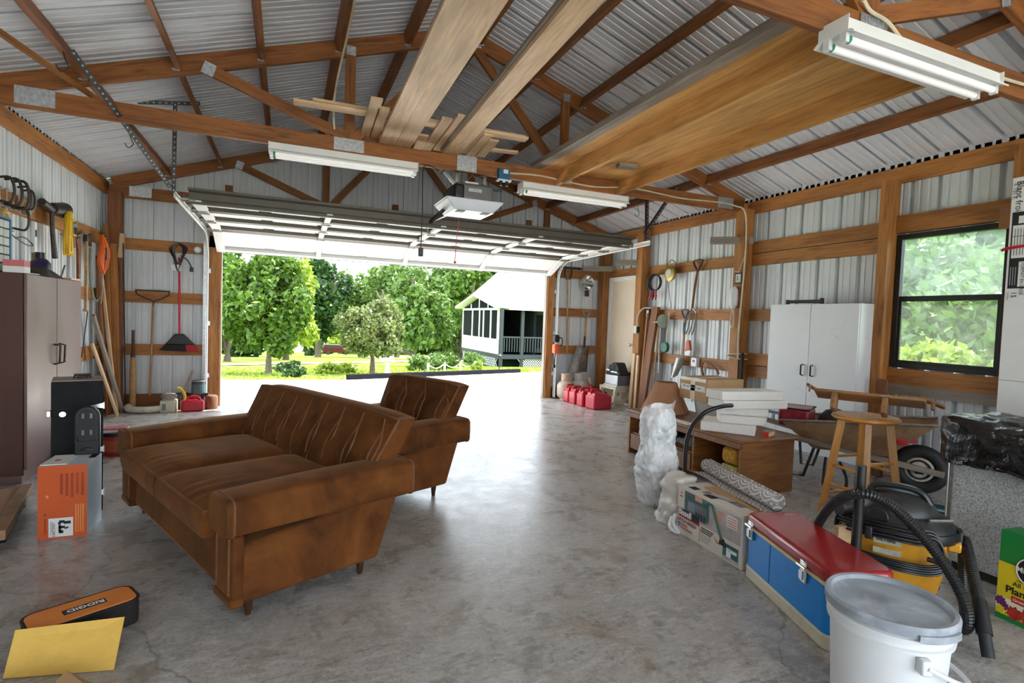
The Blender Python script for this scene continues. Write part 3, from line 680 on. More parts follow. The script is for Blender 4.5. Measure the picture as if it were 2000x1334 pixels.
P('drive_rail', B().bx(-.02, .02, .3, 3.0, .13, .165), IRON, op); P('rail_bracket', B().ob((-.30, .16, -.06), (.8, .4, .8), (-.4, .8, 0), Z_, .26, .05, .03), BLACK, op)
for x in (-.155, .14): P('hanger_strap', B().bx(x-.017, x+.017, .015, .02, .2, .48), STEEL, op)
P('brace', B().ob((-.28, .0, .33), (-.55, .1, .62), Y_, (.62, 0, .55), .42, .02, .03), GALV, op)
P('door_arm', B().cyl((-.11, .2, .0), (-.22, 1.0, -.02), .009).cyl((-.25, 1.02, .0), (-.20, .98, -.10), .006), STEEL, op)
c = P('power_cord', B().tube(crv([(-.05, .1, .26), (-.20, .08, .25), (.02, .02, .26), (.25, -.06, .21), (.32, -.08, .30)], 8), .006, 6).tube(crv([(.3, -.08, .3), (.30, -.06, .24), (.22, -.05, .20), (.02, -.05, .3), (-.15, -.04, .45), (-.28, -.05, .36), (-.34, -.05, .30)], 8), .006, 6), BLACK, op, smooth=True)
P('signal_wire', B().tube(crv([(-.06, .05, .26), (.02, -.03, .36), (.14, -.03, .37), (.05, 0, .31), (.15, .03, .25)], 8), .003, 5), mat('pink wire', (.6, .3, .25), .5), op)
o = P('release_cord', B().tube([(1.66, 5.5, 2.38), (1.665, 5.6, 2.1), (1.665, 5.62, 1.93)], .004, 5).ball((1.665, 5.62, 1.92), .014), mat('red release cord', (.55, .06, .05), .6)); tag(o, 'thin red emergency release cord below the opener', 'cord')
t = T('outlet_box', 'small blue electrical box with two plugs on the truss', 'outlet', (1.98, 5.08, 2.72))
P('box', B().bx(-.06, .06, -.03, .02, .0, .11), mat('blue outlet box', (.01, .13, .27), .5), t, bev=.006); P('sticker', B().bx(-.01, .04, -.032, -.03, .06, .10), INKW, t); P('cover_plate', B().bx(-.07, .075, -.04, .03, -.014, .0), WHITEP, t)
for x in (-.03, .035): P('plug', B().bx(x-.014, x+.014, -.03, .0, -.06, -.014), BLACK, t, bev=.004)
# hanging lead with socket end
t = T('hanging_lead', 'black power lead hanging straight down with socket end', 'cord', (1.16, 5.06, 1.92))
P('cord', B().tube(crv([(-.0, 0, .03), (.005, 0, .4), (0, 0, .78), (.06, 0, .83), (.16, .02, .80)], 6), .005, 6), BLACK, t); P('socket_end', B().bx(-.022, .022, -.018, .018, -.03, .05), BLACK, t, bev=.006)
# white cable stapled along the truss
CABLE = mat('cream cable', (.68, .60, .44), .5)
tag(P('electric_cable', B().tube(crv([(2.05, 5.085, 2.80), (2.4, 5.085, 2.82), (3.0, 5.085, 2.79), (3.55, 5.09, 2.84), (4.2, 5.085, 2.81), (4.75, 5.09, 2.83), (5.0, 5.03, 2.80), (5.07, 4.95, 2.72), (5.09, 4.93, 2.4), (5.08, 4.93, 1.9), (5.05, 4.93, 1.3), (5.08, 4.95, .95)], 10), .009, 6), CABLE, smooth=True), 'cream electric cable along the truss and down the post', 'cable')
tag(P('electric_cable', B().tube(crv([(.40, 4.0, 3.52), (.40, 4.45, 3.50), (.36, 4.9, 3.30), (.35, 5.06, 3.12), (.36, 5.08, 2.95)], 10), .009, 6), CABLE, smooth=True), 'cream electric cable dropping from the left roof purlin', 'cable')
tag(P('electric_cable', B().tube(crv([(2.55, 1.82, 2.93), (2.62, 1.83, 2.90), (2.75, 1.83, 2.88), (2.9, 1.82, 2.80), (3.2, 1.83, 2.82), (3.6, 1.82, 2.80), (4.2, 1.83, 2.83)], 8), .009, 6), CABLE, smooth=True), 'cream electric cable beside the nearest fluorescent light', 'cable')

# ------------------------------------------------------------------ fluorescent lights
TUBE = mat('fluorescent tube', (1, .98, .95), .4, 0, 0, 4, emis=.06)
FIX = mat('white lamp enamel', (.80, .79, .77), .4, 0, .04, 5); ENDG = mat('green tube end', (.02, .25, .12), .4)
def fluor(label, loc, rz, L=1.24):
    t = T('fluorescent_light', label, 'light fixture', loc, rz, 'fluorescent shop lights')
    P('housing', B().prism([(-.055, .10), (.055, .10), (.06, .045), (.10, .02), (.10, .012), (.055, .035), (-.055, .035), (-.10, .012), (-.10, .02), (-.06, .045)], 'x', -L/2, L/2), FIX, t)
    for y in (-.042, .042):
        P('tube', B().cyl((-L/2+.035, y, .008), (L/2-.035, y, .008), .0175, n=14), TUBE, t, smooth=True)
        for e in (-1, 1): P('lamp_holder', B().bx(e*(L/2-.02)-.012, e*(L/2-.02)+.012, y-.016, y+.016, -.012, .04), WHITEP, t); 
        P('tube_cap', B().cyl((-L/2+.032, y, .008), (-L/2+.05, y, .008), .0185, n=12), ENDG, t)
    P('end_plate', B().bx(-L/2-.004, -L/2, -.075, .075, .03, .10), FIX, t); P('end_plate', B().bx(L/2, L/2+.004, -.075, .075, .03, .10), FIX, t)
    P('rating_sticker', B().bx(L/2-.16, L/2-.10, -.0565, -.0555, .055, .085), PAPER, t)
    return t
fluor('white fluorescent light under the truss, left of the door opener', (.46, 5.00, 2.625), -.01)
fluor('white fluorescent light under the truss, right of the door opener', (2.76, 5.0, 2.60), 0)
fluor('large white twin-tube fluorescent light at the upper right', (2.95, 1.80, 2.665), 0)

# ------------------------------------------------------------------ stored lumber overhead
def plank(label, p, q, w, t_, m, name='stored_plank', grp='planks laid across the trusses', hint=(0, 0, 1)):
    o = board(name, p, q, t_, w, m, None, hint); tag(o, label, 'plank', grp); return o
plank('pale planed plank on the trusses, left of its joined pair', (.825, 5.17, 2.918), (.755, 1.75, 2.918), .145, .03, PALE)
plank('pale planed plank on the trusses, right of its joined pair', (.975, 5.17, 2.918), (.895, 1.75, 2.918), .145, .03, PALE)
plank('weathered plank lying on the pale pair of planks', (.89, 5.10, 2.948), (.80, 1.75, 2.948), .24, .025, GREYW)
plank('single pale plank on the trusses beside the door opener', (1.445, 5.17, 2.918), (1.31, 1.75, 2.918), .16, .03, PALE)
plank('upper plank stacked on the single pale plank', (1.425, 5.15, 2.948), (1.29, 1.75, 2.948), .16, .025, GREYW)
sb = [(.60, 4.22, 5.32, 0), (.68, 4.38, 5.36, 1), (1.20, 4.40, 5.30, 2), (1.30, 4.28, 5.26, 3), (1.12, 4.9, 5.33, 4), (1.54, 4.55, 5.20, 5), (1.64, 4.6, 5.28, 6), (1.74, 4.72, 5.24, 7)]
nm = ['leftmost short pale board', 'second short pale board from the left', 'short pale board against the pair of planks', 'short pale board with squared end between the planks', 'shortest pale board between the planks', 'short pale board right of the single plank', 'middle short board right of the single plank', 'rightmost short pale board']
for (x, ya, yb, k) in sb:
    plank(nm[k]+' on the truss', (x, ya, 2.972 if k > 1 else 2.955), (x+.04, yb, 2.972 if k > 1 else 2.955), .088, .02, PALE, 'short_board', 'short boards laid over the planks')
plank('long pale trim strip across the short boards, nearest', (.02, 4.70, 2.994), (2.02, 4.62, 2.994), .10, .02, PALE, 'trim_strip', 'trim strips over the planks')
plank('shorter pale trim strip stacked on the long one', (.16, 4.66, 3.014), (2.0, 4.64, 3.014), .08, .02, PALE, 'trim_strip', 'trim strips over the planks')
plank('pale trim strip across the short boards, at their far ends', (.62, 5.24, 2.994), (2.10, 5.02, 2.994), .07, .02, PALE, 'trim_strip', 'trim strips over the planks')
plank('brown round-edged rail lying on the truss chord', (.35, 5.16, 2.925), (.80, 5.16, 2.925), .05, .05, TRUSS, 'stored_rail', 'trim strips over the planks')
# loft platform
lf = T('loft_platform', 'plywood storage platform on joists at upper right', 'platform', (3.0, 3.5, 2.75))
for x in (2.60, 3.365):
    board('joist', (x, T0Y+.03, 2.824), (x, T1Y-.03, 2.824), .145, .04, JOIST, lf)
    P('joist_hanger', B().bx(x-3.0-.028, x-3.0+.028, T1Y-3.5-.026, T1Y-3.5-.020, -.02, .13), GALV, lf)
P('joist_hanger', B().bx(.35, .38, T1Y-3.5+.02, T1Y-3.5+.03, .02, .13), GALV, lf)
b = B(); b.bx(-1.6, 1.6, -.64, .64, -.008, .008)
for y0, y1 in ((1.90, 4.55), (4.555, 5.10)):
    p = finish(link('plywood_sheet', B().bx(-(y1-y0)/2, (y1-y0)/2, -.55, .55, -.008, .008).mesh('plywood_sheet'), lf), PLYW)
    p.matrix_basis = Matrix.Translation((2.92-3.0, (y0+y1)/2-3.5, 2.906-2.75)) @ Matrix.Rotation(math.pi/2, 4, 'Z')
board('edge_board', (2.315, 1.80, 2.915), (2.315, 5.12, 2.915), .05, .04, GREYW, lf)
board('edge_board', (2.365, 1.92, 2.895), (2.365, 5.08, 2.895), .012, .06, GREYW, lf)
board('cleat', (2.98, 4.55, 2.88), (3.17, 4.52, 2.88), .035, .09, GREYW, lf)
# nails and hooks
def hook(label, x, y, z, s=1):
    tag(P('ceiling_hook', B().tube(crv([(x, y, z), (x+.01, y, z-.05), (x+.03, y, z-.10), (x-.01, y, z-.14), (x-.04, y, z-.10)], 6), .004, 6), IRON, smooth=True), label, 'hook', 'hooks screwed into the purlins')
hook('rusty hook under the purlin, left of the door track', -1.42, 4.6, roofz(-1.42)-.12)
hook('dark hook under the right purlin near its middle', 4.62, 6.5, roofz(4.62)-.12)
hook('dark hook under the right purlin near the end wall', 4.60, 7.6, roofz(4.60)-.12)
hook('rusty hook beside the left track hanger', -1.45, 6.4, roofz(-1.45)-.12)

tag(board('stored_pole', (-1.375, 5.30, 2.925), (-1.62, 4.10, 2.915), .03, .035, FRAME), 'thin pole resting on the left end of the truss', 'pole')
# ------------------------------------------------------------------ brown velvet suite
def velvet():
    m, t, b = nt('brown velvet'); v = tc(t, rnd=True)
    n = noise(t, v, 2.6, 5, .9, .6); n2 = noise(t, v, 9, 5, .3); n3 = noise(t, v, 300, 2)
    c = mixc(t, .35, ramp(t, n, [(.34, (.056, .018, .005)), (.5, (.125, .040, .009)), (.70, (.215, .073, .015))]), ramp(t, n2, [(.35, (.05, .016, .005)), (.65, (.16, .056, .014))]))
    t.links.new(c, b.inputs['Base Color']); b.inputs['Roughness'].default_value = .85; b.inputs['Specular IOR Level'].default_value = .15
    b.inputs['Sheen Weight'].default_value = .35; b.inputs['Sheen Roughness'].default_value = .35; b.inputs['Sheen Tint'].default_value = (.75, .42, .2, 1)
    bump(t, b, n3, .15, .002); return m
VEL = velvet(); PIPE = mat('highlit piping', (.155, .060, .018), .7, 0, .2, 20); LEGW = mat('dark turned leg', (.05, .018, .008), .4)  # piping made lighter than the velvet, its highlights put into the colour
def cushion(x0, x1, y0, y1, z0, z1, puff, ph):
    b = B(); nu, nv = 26, 26
    def top(u, v):
        s = u; x = x0+(x1-x0)*u; y = y0+(y1-y0)*v
        e = (1-abs(2*u-1)**6)*(1-abs(2*v-1)**6)
        g = .006*math.sin(v*60+ph+2*math.sin(v*9))*max(0, 1-u/.45)*(1-abs(2*v-1)**4)*min(1, u*12)      # gathers fanning from the front edge
        return (x, y, z1+puff*e+g)
    b.grid(top, nu, nv)
    n0 = len(b.v); b.grid(lambda u, v: (x0+(x1-x0)*u, y0+(y1-y0)*v, z0), nu, nv)
    ring = [(i, 0) for i in range(nu)]+[(nu, j) for j in range(nv)]+[(nu-i, nv) for i in range(nu)]+[(0, nv-j) for j in range(nv)]
    ix = [i*(nv+1)+j for i, j in ring]; m = len(ix)
    mid0 = len(b.v)
    cx, cy_ = (x0+x1)/2, (y0+y1)/2
    for k in ix:
        x, y, z = b.v[k]; b.v.append((cx+(x-cx)*1.035, cy_+(y-cy_)*1.02, (z0+z1)/2))
    for k in range(m):
        a, c = ix[k], ix[(k+1) % m]; d_, e_ = mid0+k, mid0+(k+1) % m
        b.f += [(a, c, e_, d_), (d_, e_, n0+c, n0+a)]
    loop = [Vector(b.v[k]) for k in ix]; return b, loop
def settee(name, label, cat, loc, rz, W, nc, bz=.79, tall=0):
    t = T(name, label, cat, loc, rz)
    yo0, yi0, yi1, yo1 = -.10, .115, .115+W, .115+W+.215
    # base: side profile leaning back at the rear
    P('base', B().prism([(-.075, .095), (.60, .095), (.71, .40), (.60, .42), (-.06, .345)], 'y', yo0+.012, yo1-.012), VEL, t, bev=.018, seg=2)
    for ya, yb in ((yo0+.01, yi0-.01), (yi1+.01, yo1-.01)):
        a = P('arm_front_panel', B().bx(-.10, -.05, ya, yb, .105, .39), VEL, t, bev=.012)
        [P('panel_welt', B().tube([(-.102, yw_, .14), (-.102, yw_, .38)], .006, 6), PIPE, a) for yw_ in (ya+.03, yb-.03)]
        P('plinth_flap', B().bx(-.108, -.05, ya-.003, yb+.003, .088, .13), VEL, t, bev=.012)
    for ya, yb, sg in ((yo0, yi0, -1), (yi1, yo1, 1)):
        b = B(); n = 14; pr = []
        for i in range(n+1):
            s = i/n; x = -.125+s*.90; zb = .385+.005*s; zt = .545+.02*s+.008*math.sin(s*3.1); fl_ = .02*s*sg
            pr.append((x, ya+fl_+(0 if sg > 0 else -.01*s), yb+fl_, zb, zt))
        vs_ = []; sec = 16
        for (x, a_, c_, zb, zt) in pr:
            for k in range(sec):
                th = 2*math.pi*k/sec; ct, st = math.cos(th), math.sin(th); e = .32
                yy_ = (a_+c_)/2+(c_-a_)/2*math.copysign(abs(ct)**e, ct); zz_ = (zb+zt)/2+(zt-zb)/2*math.copysign(abs(st)**e, st)
                vs_.append((x, yy_, zz_))
        b.add(vs_, [(i*sec+k, i*sec+(k+1) % sec, (i+1)*sec+(k+1) % sec, (i+1)*sec+k) for i in range(n) for k in range(sec)]+[tuple(range(sec-1, -1, -1)), tuple(n*sec+k for k in range(sec))])
        ar = P('arm', b, VEL, t, smooth=True, angle=50)
        P('welt', B().tube([Vector(vs_[k])+Vector((.028, 0, 0)) for k in range(sec)], .007, 6, True), PIPE, ar, smooth=True)
        P('welt', B().tube([Vector(vs_[n*sec+k]) for k in range(sec)], .006, 6, True), PIPE, ar, smooth=True)
    cw = W/nc
    for k in range(nc):
        b, loop = cushion(-.145, .60, yi0+k*cw+.012, yi0+(k+1)*cw-.012, .335, .452, .035, k*1.7)
        cu = P('seat_cushion', b, VEL, t, smooth=True, angle=60)
        P('welt', B().tube(loop, .007, 6, True), PIPE, cu, smooth=True)
    # back: padded slab leaning back, pleated front
    bx0, bz0, bx1, bz1 = .54, .40, .74, bz+tall
    y0, y1 = yi0-.06, yi1+.06
    def face(u, v):   # u along y, v up
        flare = .03+.06*v; y = y0-flare+(y1-y0+2*flare)*u; e = (1-abs(2*u-1)**8)
        dx = -.05*math.sin(math.pi*min(1, v*.95+.03))*e
        ph = (u*W/.165+.75*max(0, v-.55)/.45) ; pl = abs((ph % 1)-.0); ridge = .012*(1-min(1, (ph % 1)/.28))*e*math.sin(math.pi*min(1, v*1.02))
        return (bx0+(bx1-bx0)*v+dx-ridge, y, bz0+(bz1-bz0)*v-(.02*abs(2*u-1)**6)*v)
    b = B(); nu, nv = 64, 18; b.grid(face, nu, nv); n0 = len(b.v)
    b.grid(lambda u, v: (face(u, v)[0]*0+bx0+.14+(bx1-bx0-.03)*v, face(u, v)[1], face(u, v)[2]-.0), nu, nv)
    def I(i, j): return i*(nv+1)+j
    for i in range(nu): b.f += [(I(i, nv), I(i+1, nv), n0+I(i+1, nv), n0+I(i, nv)), (I(i, 0), n0+I(i, 0), n0+I(i+1, 0), I(i+1, 0))]
    for j in range(nv): b.f += [(I(0, j), I(0, j+1), n0+I(0, j+1), n0+I(0, j)), (I(nu, j), n0+I(nu, j), n0+I(nu, j+1), I(nu, j+1))]
    bk = P('backrest', b, VEL, t, smooth=True, angle=55)
    rim = [Vector(face(0, v/12)) for v in range(13)]+[Vector(face(u/30, 1)) for u in range(1, 31)]+[Vector(face(1, 1-v/12)) for v in range(1, 13)]
    P('welt', B().tube(rim, .008, 6), PIPE, bk, smooth=True)
    rim = [Vector((bx0+.14+(bx1-bx0-.03)*q[0], q[1], q[2])) for q in []]
    k = 0; step = .165
    for j in range(int(W/step)+1):
        yj = j*step/W
        for pts in ([(yj+.085*1.2/W*.8, .96), (yj+.02, .70), (yj+.004, .60), (yj+.004, .15)], [(yj+.055/W*.9, .80), (yj+.055/W*.9, .50), (yj+.02/W, .28)]):
            q = [Vector(face(min(.985, max(.015, a_)), v))+Vector((-.003, 0, 0)) for a_, v in pts]
            P('pleat_seam', B().tube(crv(q, 5), .0055, 5), PIPE, bk, smooth=True)
    for x, y in ((0.0, 0.0), (.55, 0.0), (0.0, yo1-.10), (.55, yo1-.10)):
        P('leg', B().lathe([(.011, 0), (.013, .004), (.026, .12)], (x, y, 0), 12), LEGW, t, smooth=True)
    return t
RZ = math.atan2(.468, .884)
settee('loveseat', 'large brown velvet loveseat with two seat cushions', 'sofa', (-.133, 2.535, 0), .43, 1.41, 2)
settee('armchair', 'brown velvet armchair behind the loveseat', 'armchair', (.527, 3.594, 0), .44, .58, 1, .80, .02)
# ------------------------------------------------------------------ left side of the garage
BRN = mat('brown metal enamel', (.20, .12, .105), .36, .1, .08, 2.5, rvar=.06)
t = T('metal_cabinet', 'tall brown metal two-door cabinet against the left wall', 'cabinet', (-1.90, 5.47, 0))
P('body', B().bx(-.175, .155, -.555, .555, .06, 1.53), mat('shaded brown enamel', (.10, .042, .03), .45, .1, .1, 3), t, bev=.004)  # same paint as the doors, with the side's shade put into the colour
P('plinth', B().bx(-.17, .145, -.55, .55, 0, .06), BRN, t)
for y0, y1, hy in ((-.553, -.003, -.05), (.003, .553, .05)):
    dr = P('door', B().bx(.157, .176, y0, y1, .10, 1.528), BRN, t, bev=.005)
    P('handle', B().tube([(.176, hy, .83), (.21, hy, .84), (.215, hy, .98), (.176, hy, .99)], .008, 8), IRON, dr, smooth=True)
P('shelf_edge', B().bx(.150, .158, -.55, .55, .06, .10), BRN, t)
GLOVE = mat('dark leather', (.045, .032, .026), .7, 0, .3, 12, .4)
def fold(name, label, cat, loc, sx, sy_, hz, m, rz=0, seed=1, n=22, par=None, flat=.25):
    rg = random.Random(seed); ph = [rg.uniform(0, 6.28) for _ in range(6)]
    b = B()
    def f(u, v):
        x, y = (u-.5)*sx, (v-.5)*sy_; e = (1-abs(2*u-1)**4)*(1-abs(2*v-1)**4)
        w_ = 1+.35*math.sin(5*u+ph[0])*math.sin(4*v+ph[1])+.25*math.sin(11*u+ph[2]+3*v)+.15*math.sin(17*v+ph[3]+5*u)
        k = 1+.12*math.sin(9*(u+v)+ph[4])
        return (x*k, y*(1+.1*math.sin(8*u+ph[5])), hz*e*w_*.8+.002)
    b.grid(f, n, n); n0 = len(b.v); b.grid(lambda u, v: (f(u, v)[0], f(u, v)[1], 0), n, n)
    o = P(name, b, m, par, smooth=True, angle=180)
    if par is None: o.matrix_basis = Matrix.Translation(loc) @ Matrix.Rotation(rz, 4, 'Z'); tag(o, label, cat)
    return o
fold('work_gloves', 'dark leather work gloves heaped on the brown cabinet', 'gloves', (-1.88, 5.45, 1.531), .28, .55, .075, GLOVE, .1, 3)
tag(P('folded_paper', B().bx(-1.80, -1.735, 5.02, 5.36, 1.531, 1.537), PAPER), 'thin white paper under the gloves on the cabinet', 'paper')
t = T('bottle', 'dark blue bottle with black cap on the brown cabinet', 'bottle', (-1.95, 5.82, 1.531))
P('bottle_body', B().lathe([(.07, 0), (.072, .03), (.072, .13), (.045, .165), (.03, .17)], n=18), mat('dark blue plastic', (.03, .025, .09), .3), t, smooth=True); P('cap', B().cyl((0, 0, .165), (0, 0, .22), .036), BLACK, t)
t = T('small_box', 'small pink and white box on the brown cabinet', 'box', (-1.80, 4.97, 1.531))
P('carton', B().bx(-.06, .06, -.05, .05, 0, .045), PAPER, t); P('lid', B().bx(-.06, .06, -.05, .05, .045, .09), mat('pink card', (.6, .16, .17), .6), t)
tag(P('steel_bracket', B().tube([(-1.83, 5.98, 1.535), (-1.83, 5.88, 1.54), (-1.83, 5.98, 1.66), (-1.83, 6.0, 1.66)], .008, 6), STEEL), 'bent steel bracket on the far end of the cabinet', 'bracket')
tag(P('wood_offcut', B().bx(-1.84, -1.73, 5.80, 6.02, 1.531, 1.548), PALE), 'thin pale wood offcut on the cabinet', 'offcut')
# parts organiser
t = T('parts_organizer', 'blue framed organizer with clear drawers by the left wall', 'organizer', (-2.02, 5.15, 1.531))
BLUEF = mat('blue organizer frame', (.05, .16, .32), .5)
P('frame', B().bx(-.06, -.04, -.2, .2, 0, .43).bx(-.06, .05, -.2, -.188, 0, .43).bx(-.06, .05, .188, .2, 0, .43).bx(-.06, .05, -.188, .188, .415, .43).bx(-.06, .05, -.188, .188, 0, .012), BLUEF, t)
DRW = mat('cloudy drawer plastic', (.55, .57, .52), .3, 0, .2, 8)
for i in range(4):
    for j in range(6):
        P('drawer', B().bx(-.035, .046, -.183+i*.093, -.183+i*.093+.085, .018+j*.066, .018+j*.066+.058), DRW, t, bev=.004)
# clamps and tools on the left girt
def cclamp(label, y, z, s=1, tilt=0, name='c_clamp'):
    t = T(name, label, 'clamp', (XL+.05, y, z), tilt, 'clamps on the left girt')
    pts = crv([(.02*s, 0, .10*s), (.10*s, 0, .11*s), (.13*s, 0, .04*s), (.13*s, 0, -.06*s), (.10*s, 0, -.11*s), (.02*s, 0, -.10*s)], 6)
    P('frame', B().tube(pts, .011*s, 8), IRON, t, smooth=True)
    P('screw', B().cyl((-.01, 0, -.10*s), (-.01, 0, .03*s), .007*s).cyl((.02*s, 0, -.10*s), (-.02, 0, -.10*s), .014*s).cyl((-.01-.03*s, 0, -.13*s), (-.01+.03*s, 0, -.13*s), .004).cyl((-.01, 0, -.10*s), (-.01, 0, -.14*s), .006), CHROME, t)
    P('pad', B().cyl((-.01, 0, .03*s), (-.01, 0, .04*s), .016*s), STEEL, t)
    return t
for k, (y, s, n_) in enumerate(((5.28, 1.1, 'c-clamp at the near end of the left girt'), (5.38, 1.2, 'second c-clamp from the near end of the left girt'), (5.49, 1.25, 'largest steel c-clamp hung on the left girt'), (5.60, 1.0, 'c-clamp just beyond the largest one'), (5.70, .9, 'small c-clamp, farthest of the clamp row'))):
    cclamp(n_, y, 2.17, s*.78)
cclamp('dark c-clamp hung low below the clamp row', 5.55, 1.99, .8)
t = T('tape_roll', 'yellow roll of tape hanging below the clamps', 'tape', (XL+.06, 5.40, 1.98)); P('roll', B().torus((0, 0, 0), (1, 0, 0), .042, .022, 20, 8), mat('yellow tape', (.55, .38, .12), .5), t, smooth=True)
tag(P('wire_loop', B().tube(crv([(XL+.06, 5.5, 1.86), (XL+.09, 5.68, 1.80), (XL+.08, 5.85, 1.81), (XL+.06, 5.75, 1.86), (XL+.05, 5.6, 1.84)], 6), .005, 5), IRON), 'loop of dark wire below the clamps', 'wire')
tag(P('bench_plane', B().ob((XL+.07, 5.80, 2.12), (0, .6, .5), X_, (0, -.5, .6), .16, .06, .05), STEEL, bev=.006), 'steel block tool hung at the end of the clamps', 'tool')
t = T('mallet', 'heavy black mallet hanging on the left girt beside rope', 'mallet', (XL+.09, 6.20, 2.19))
P('head', B().cyl((0, -.20, .02), (0, .02, -.01), .032).cyl((0, .02, 0), (0, .30, .03), .05, .075), IRON, t, smooth=True); P('handle', B().tube([(0, .02, 0), (0, .03, -.2), (0, .09, -.45)], [.02, .019, .024]), IRON, t, smooth=True)
t = T('yellow_rope', 'hank of yellow rope hanging from the mallet head', 'rope', (XL+.15, 6.42, 2.17))
for k in range(16):
    a_ = k*2.39; w1, w2 = .05+.03*((k*7) % 5)/5, .34+.04*((k*5) % 4)/4; dx, dy = .022*math.cos(a_), .05*math.sin(a_)
    P('strand', B().tube(crv([(dx, dy*.4, .03), (dx+.012, dy-.045, -w2*.5), (dx, dy-.035*math.cos(k), -w2), (dx-.005, dy+.05, -w2*.95), (dx-.012, dy+.045, -w2*.4), (dx, dy*.4+.01, .03)], 7), .0075, 6), YELLOW, t, smooth=True)
P('binding', B().torus((0, 0, -.05), (0, 0, 1), .045, .012, 16, 6), YELLOW, t); P('binding', B().torus((0, 0, -.19), (0, 0, 1), .055, .010, 16, 6), YELLOW, t)
t = T('spirit_level', 'white spirit level with yellow lower half behind the cabinet', 'level', (XL+.03, 6.02, 1.60))
P('body', B().bx(-.012, .012, -.025, .025, .16, .43), WHITEP, t); P('lower_half', B().bx(-.012, .012, -.02, .02, -.1, .16), HANDLE, t); P('vial', B().bx(.012, .015, -.015, .015, .3, .36), INK, t)
t = T('claw_hammer', 'small claw hammer with wooden handle on the left girt', 'hammer', (XL+.05, 6.86, 2.15))
P('head', B().bx(-.015, .015, -.05, .06, 0, .035), IRON, t, bev=.006); P('handle', B().tube([(0, 0, .02), (.01, .02, -.25)], [.011, .016]), HANDLE, t, smooth=True)
t = T('blister_pack', 'green and black carded tool pack on the left girt', 'packaging', (XL+.03, 6.98, 1.92)); P('backing_card', B().bx(0, .004, -.07, .07, 0, .26), mat('green card', (.16, .30, .10), .6), t); P('tool_insert', B().bx(.004, .02, -.03, .04, .04, .20), INK, t, bev=.006); P('header', B().bx(.004, .006, -.06, .06, .20, .25), mat('teal print', (.1, .35, .36), .5), t)
t = T('hand_saw', 'hand saw hung on the left girt with dark handle', 'saw', (XL+.04, 7.15, 2.0)); P('blade', B().prism([(-.10, .05), (.16, .12), (.16, .02), (-.05, -.12)], 'x', 0, .003), STEEL, t); P('handle', B().prism([(-.18, .0), (-.05, .04), (-.02, -.10), (-.06, -.55), (-.10, -.55), (-.12, -.1)], 'x', -.01, .014), POST, t, bev=.006)
t = T('axe', 'axe with long wooden handle hanging head up', 'axe', (XL+.06, 7.25, 1.25))
P('handle', B().tube(crv([(0, .0, .80), (0, .0, .4), (0, -.01, .1), (0, -.03, .0)], 6), [.016]*16+[.019, .024, .028], 8), HANDLE, t, smooth=True); P('head', B().prism([(-.03, .76), (.03, .76), (.13, .72), (.13, .86), (.03, .83), (-.03, .83)], 'x', -.014, .014), IRON, t, bev=.004)
t = T('orange_cord', 'orange extension cord coiled on the left girt', 'extension cord', (XL+.08, 7.66, 2.12))
for k in range(11):
    w_ = .03+.0105*k; dx = .02*math.sin(k*2.1)+.02; lo = -.40-.006*((k*5) % 7)
    P('coil', B().tube(crv([(dx*.5, .008*math.sin(k), .02), (dx+.01, -w_, -.15-.02*(k % 3)), (dx, -w_*.95, -.31), (dx, .01*math.cos(k*3), lo), (dx, w_*.95, -.31-.01*(k % 4)), (dx+.015, w_*1.05, -.16), (dx*.5, .015, .02)], 7), .0062, 6), ORANGE, t, smooth=True)
P('binding', B().torus((.02, .005, -.02), (0, 0, 1), .024, .010, 14, 6), ORANGE, t)
P('plug_end', B().cyl((.04, .02, -.16), (.04, .02, -.27), .018).cyl((.04, .02, -.13), (.04, .02, -.16), .014), BLACK, t, smooth=True); P('tail', B().tube(crv([(.01, .02, -.4), (.01, .03, -.6), (0, .01, -.78)], 6), .007, 6), mat('faded cord', (.45, .2, .1), .5), t)
tag(P('garden_hose', B().tube(crv([(XL+.04, 7.45, 1.95), (XL+.05, 7.42, 1.6), (XL+.06, 7.5, 1.40), (XL+.06, 7.64, 1.38), (XL+.06, 7.75, 1.5), (XL+.04, 7.78, 1.75)], 8), .012, 8), mat('grey green hose', (.18, .2, .16), .5), smooth=True), 'grey hose hanging in a loop on the left wall', 'hose')
# lumber leaning in the left corner
def lean(label, p, q, w_, t_, m, hint=(0, 1, 0)):
    tag(board('leaning_board', p, q, w_, t_, m, None, hint), label, 'board', 'boards leaning in the left corner')
lean('tallest narrow board leaning in the left corner', (XL+.13, 7.93, 0), (XL+.05, 7.97, 2.31), .06, .035, FRAME)
lean('thick square stud leaning beside the left corner post', (XL+.17, 8.02, 0), (XL+.11, 8.04, 2.08), .075, .06, FRAME)
lean('pale narrow batten leaning under the orange cord', (XL+.20, 7.86, 0), (XL+.05, 7.80, 1.72), .05, .025, PALE)
lean('weathered grey board slanting away from the corner', (XL+.23, 7.98, 0), (XL+.07, 7.45, 1.20), .07, .03, GREYW)
lean('short pale slat leaning in front of the corner', (XL+.24, 7.72, 0), (XL+.07, 7.42, .88), .06, .02, PALE)
lean('dark brown slat behind the orange cord', (XL+.12, 7.80, 0), (XL+.03, 7.74, 1.9), .08, .02, POST)
lean('short block fixed to the left corner post', (XL+.17, 8.10, 1.92), (XL+.19, 8.10, 2.22), .06, .05, PALE)
lean('thin iron bar leaning by the corner post', (XL+.24, 8.06, 0), (XL+.20, 8.08, 2.1), .02, .012, IRON)
tag(P('wire_rod', B().tube([(XL+.05, 7.15, .75), (XL+.06, 7.3, 1.25)], .006, 5), IRON), 'thin wire rod standing by the left wall', 'rod')
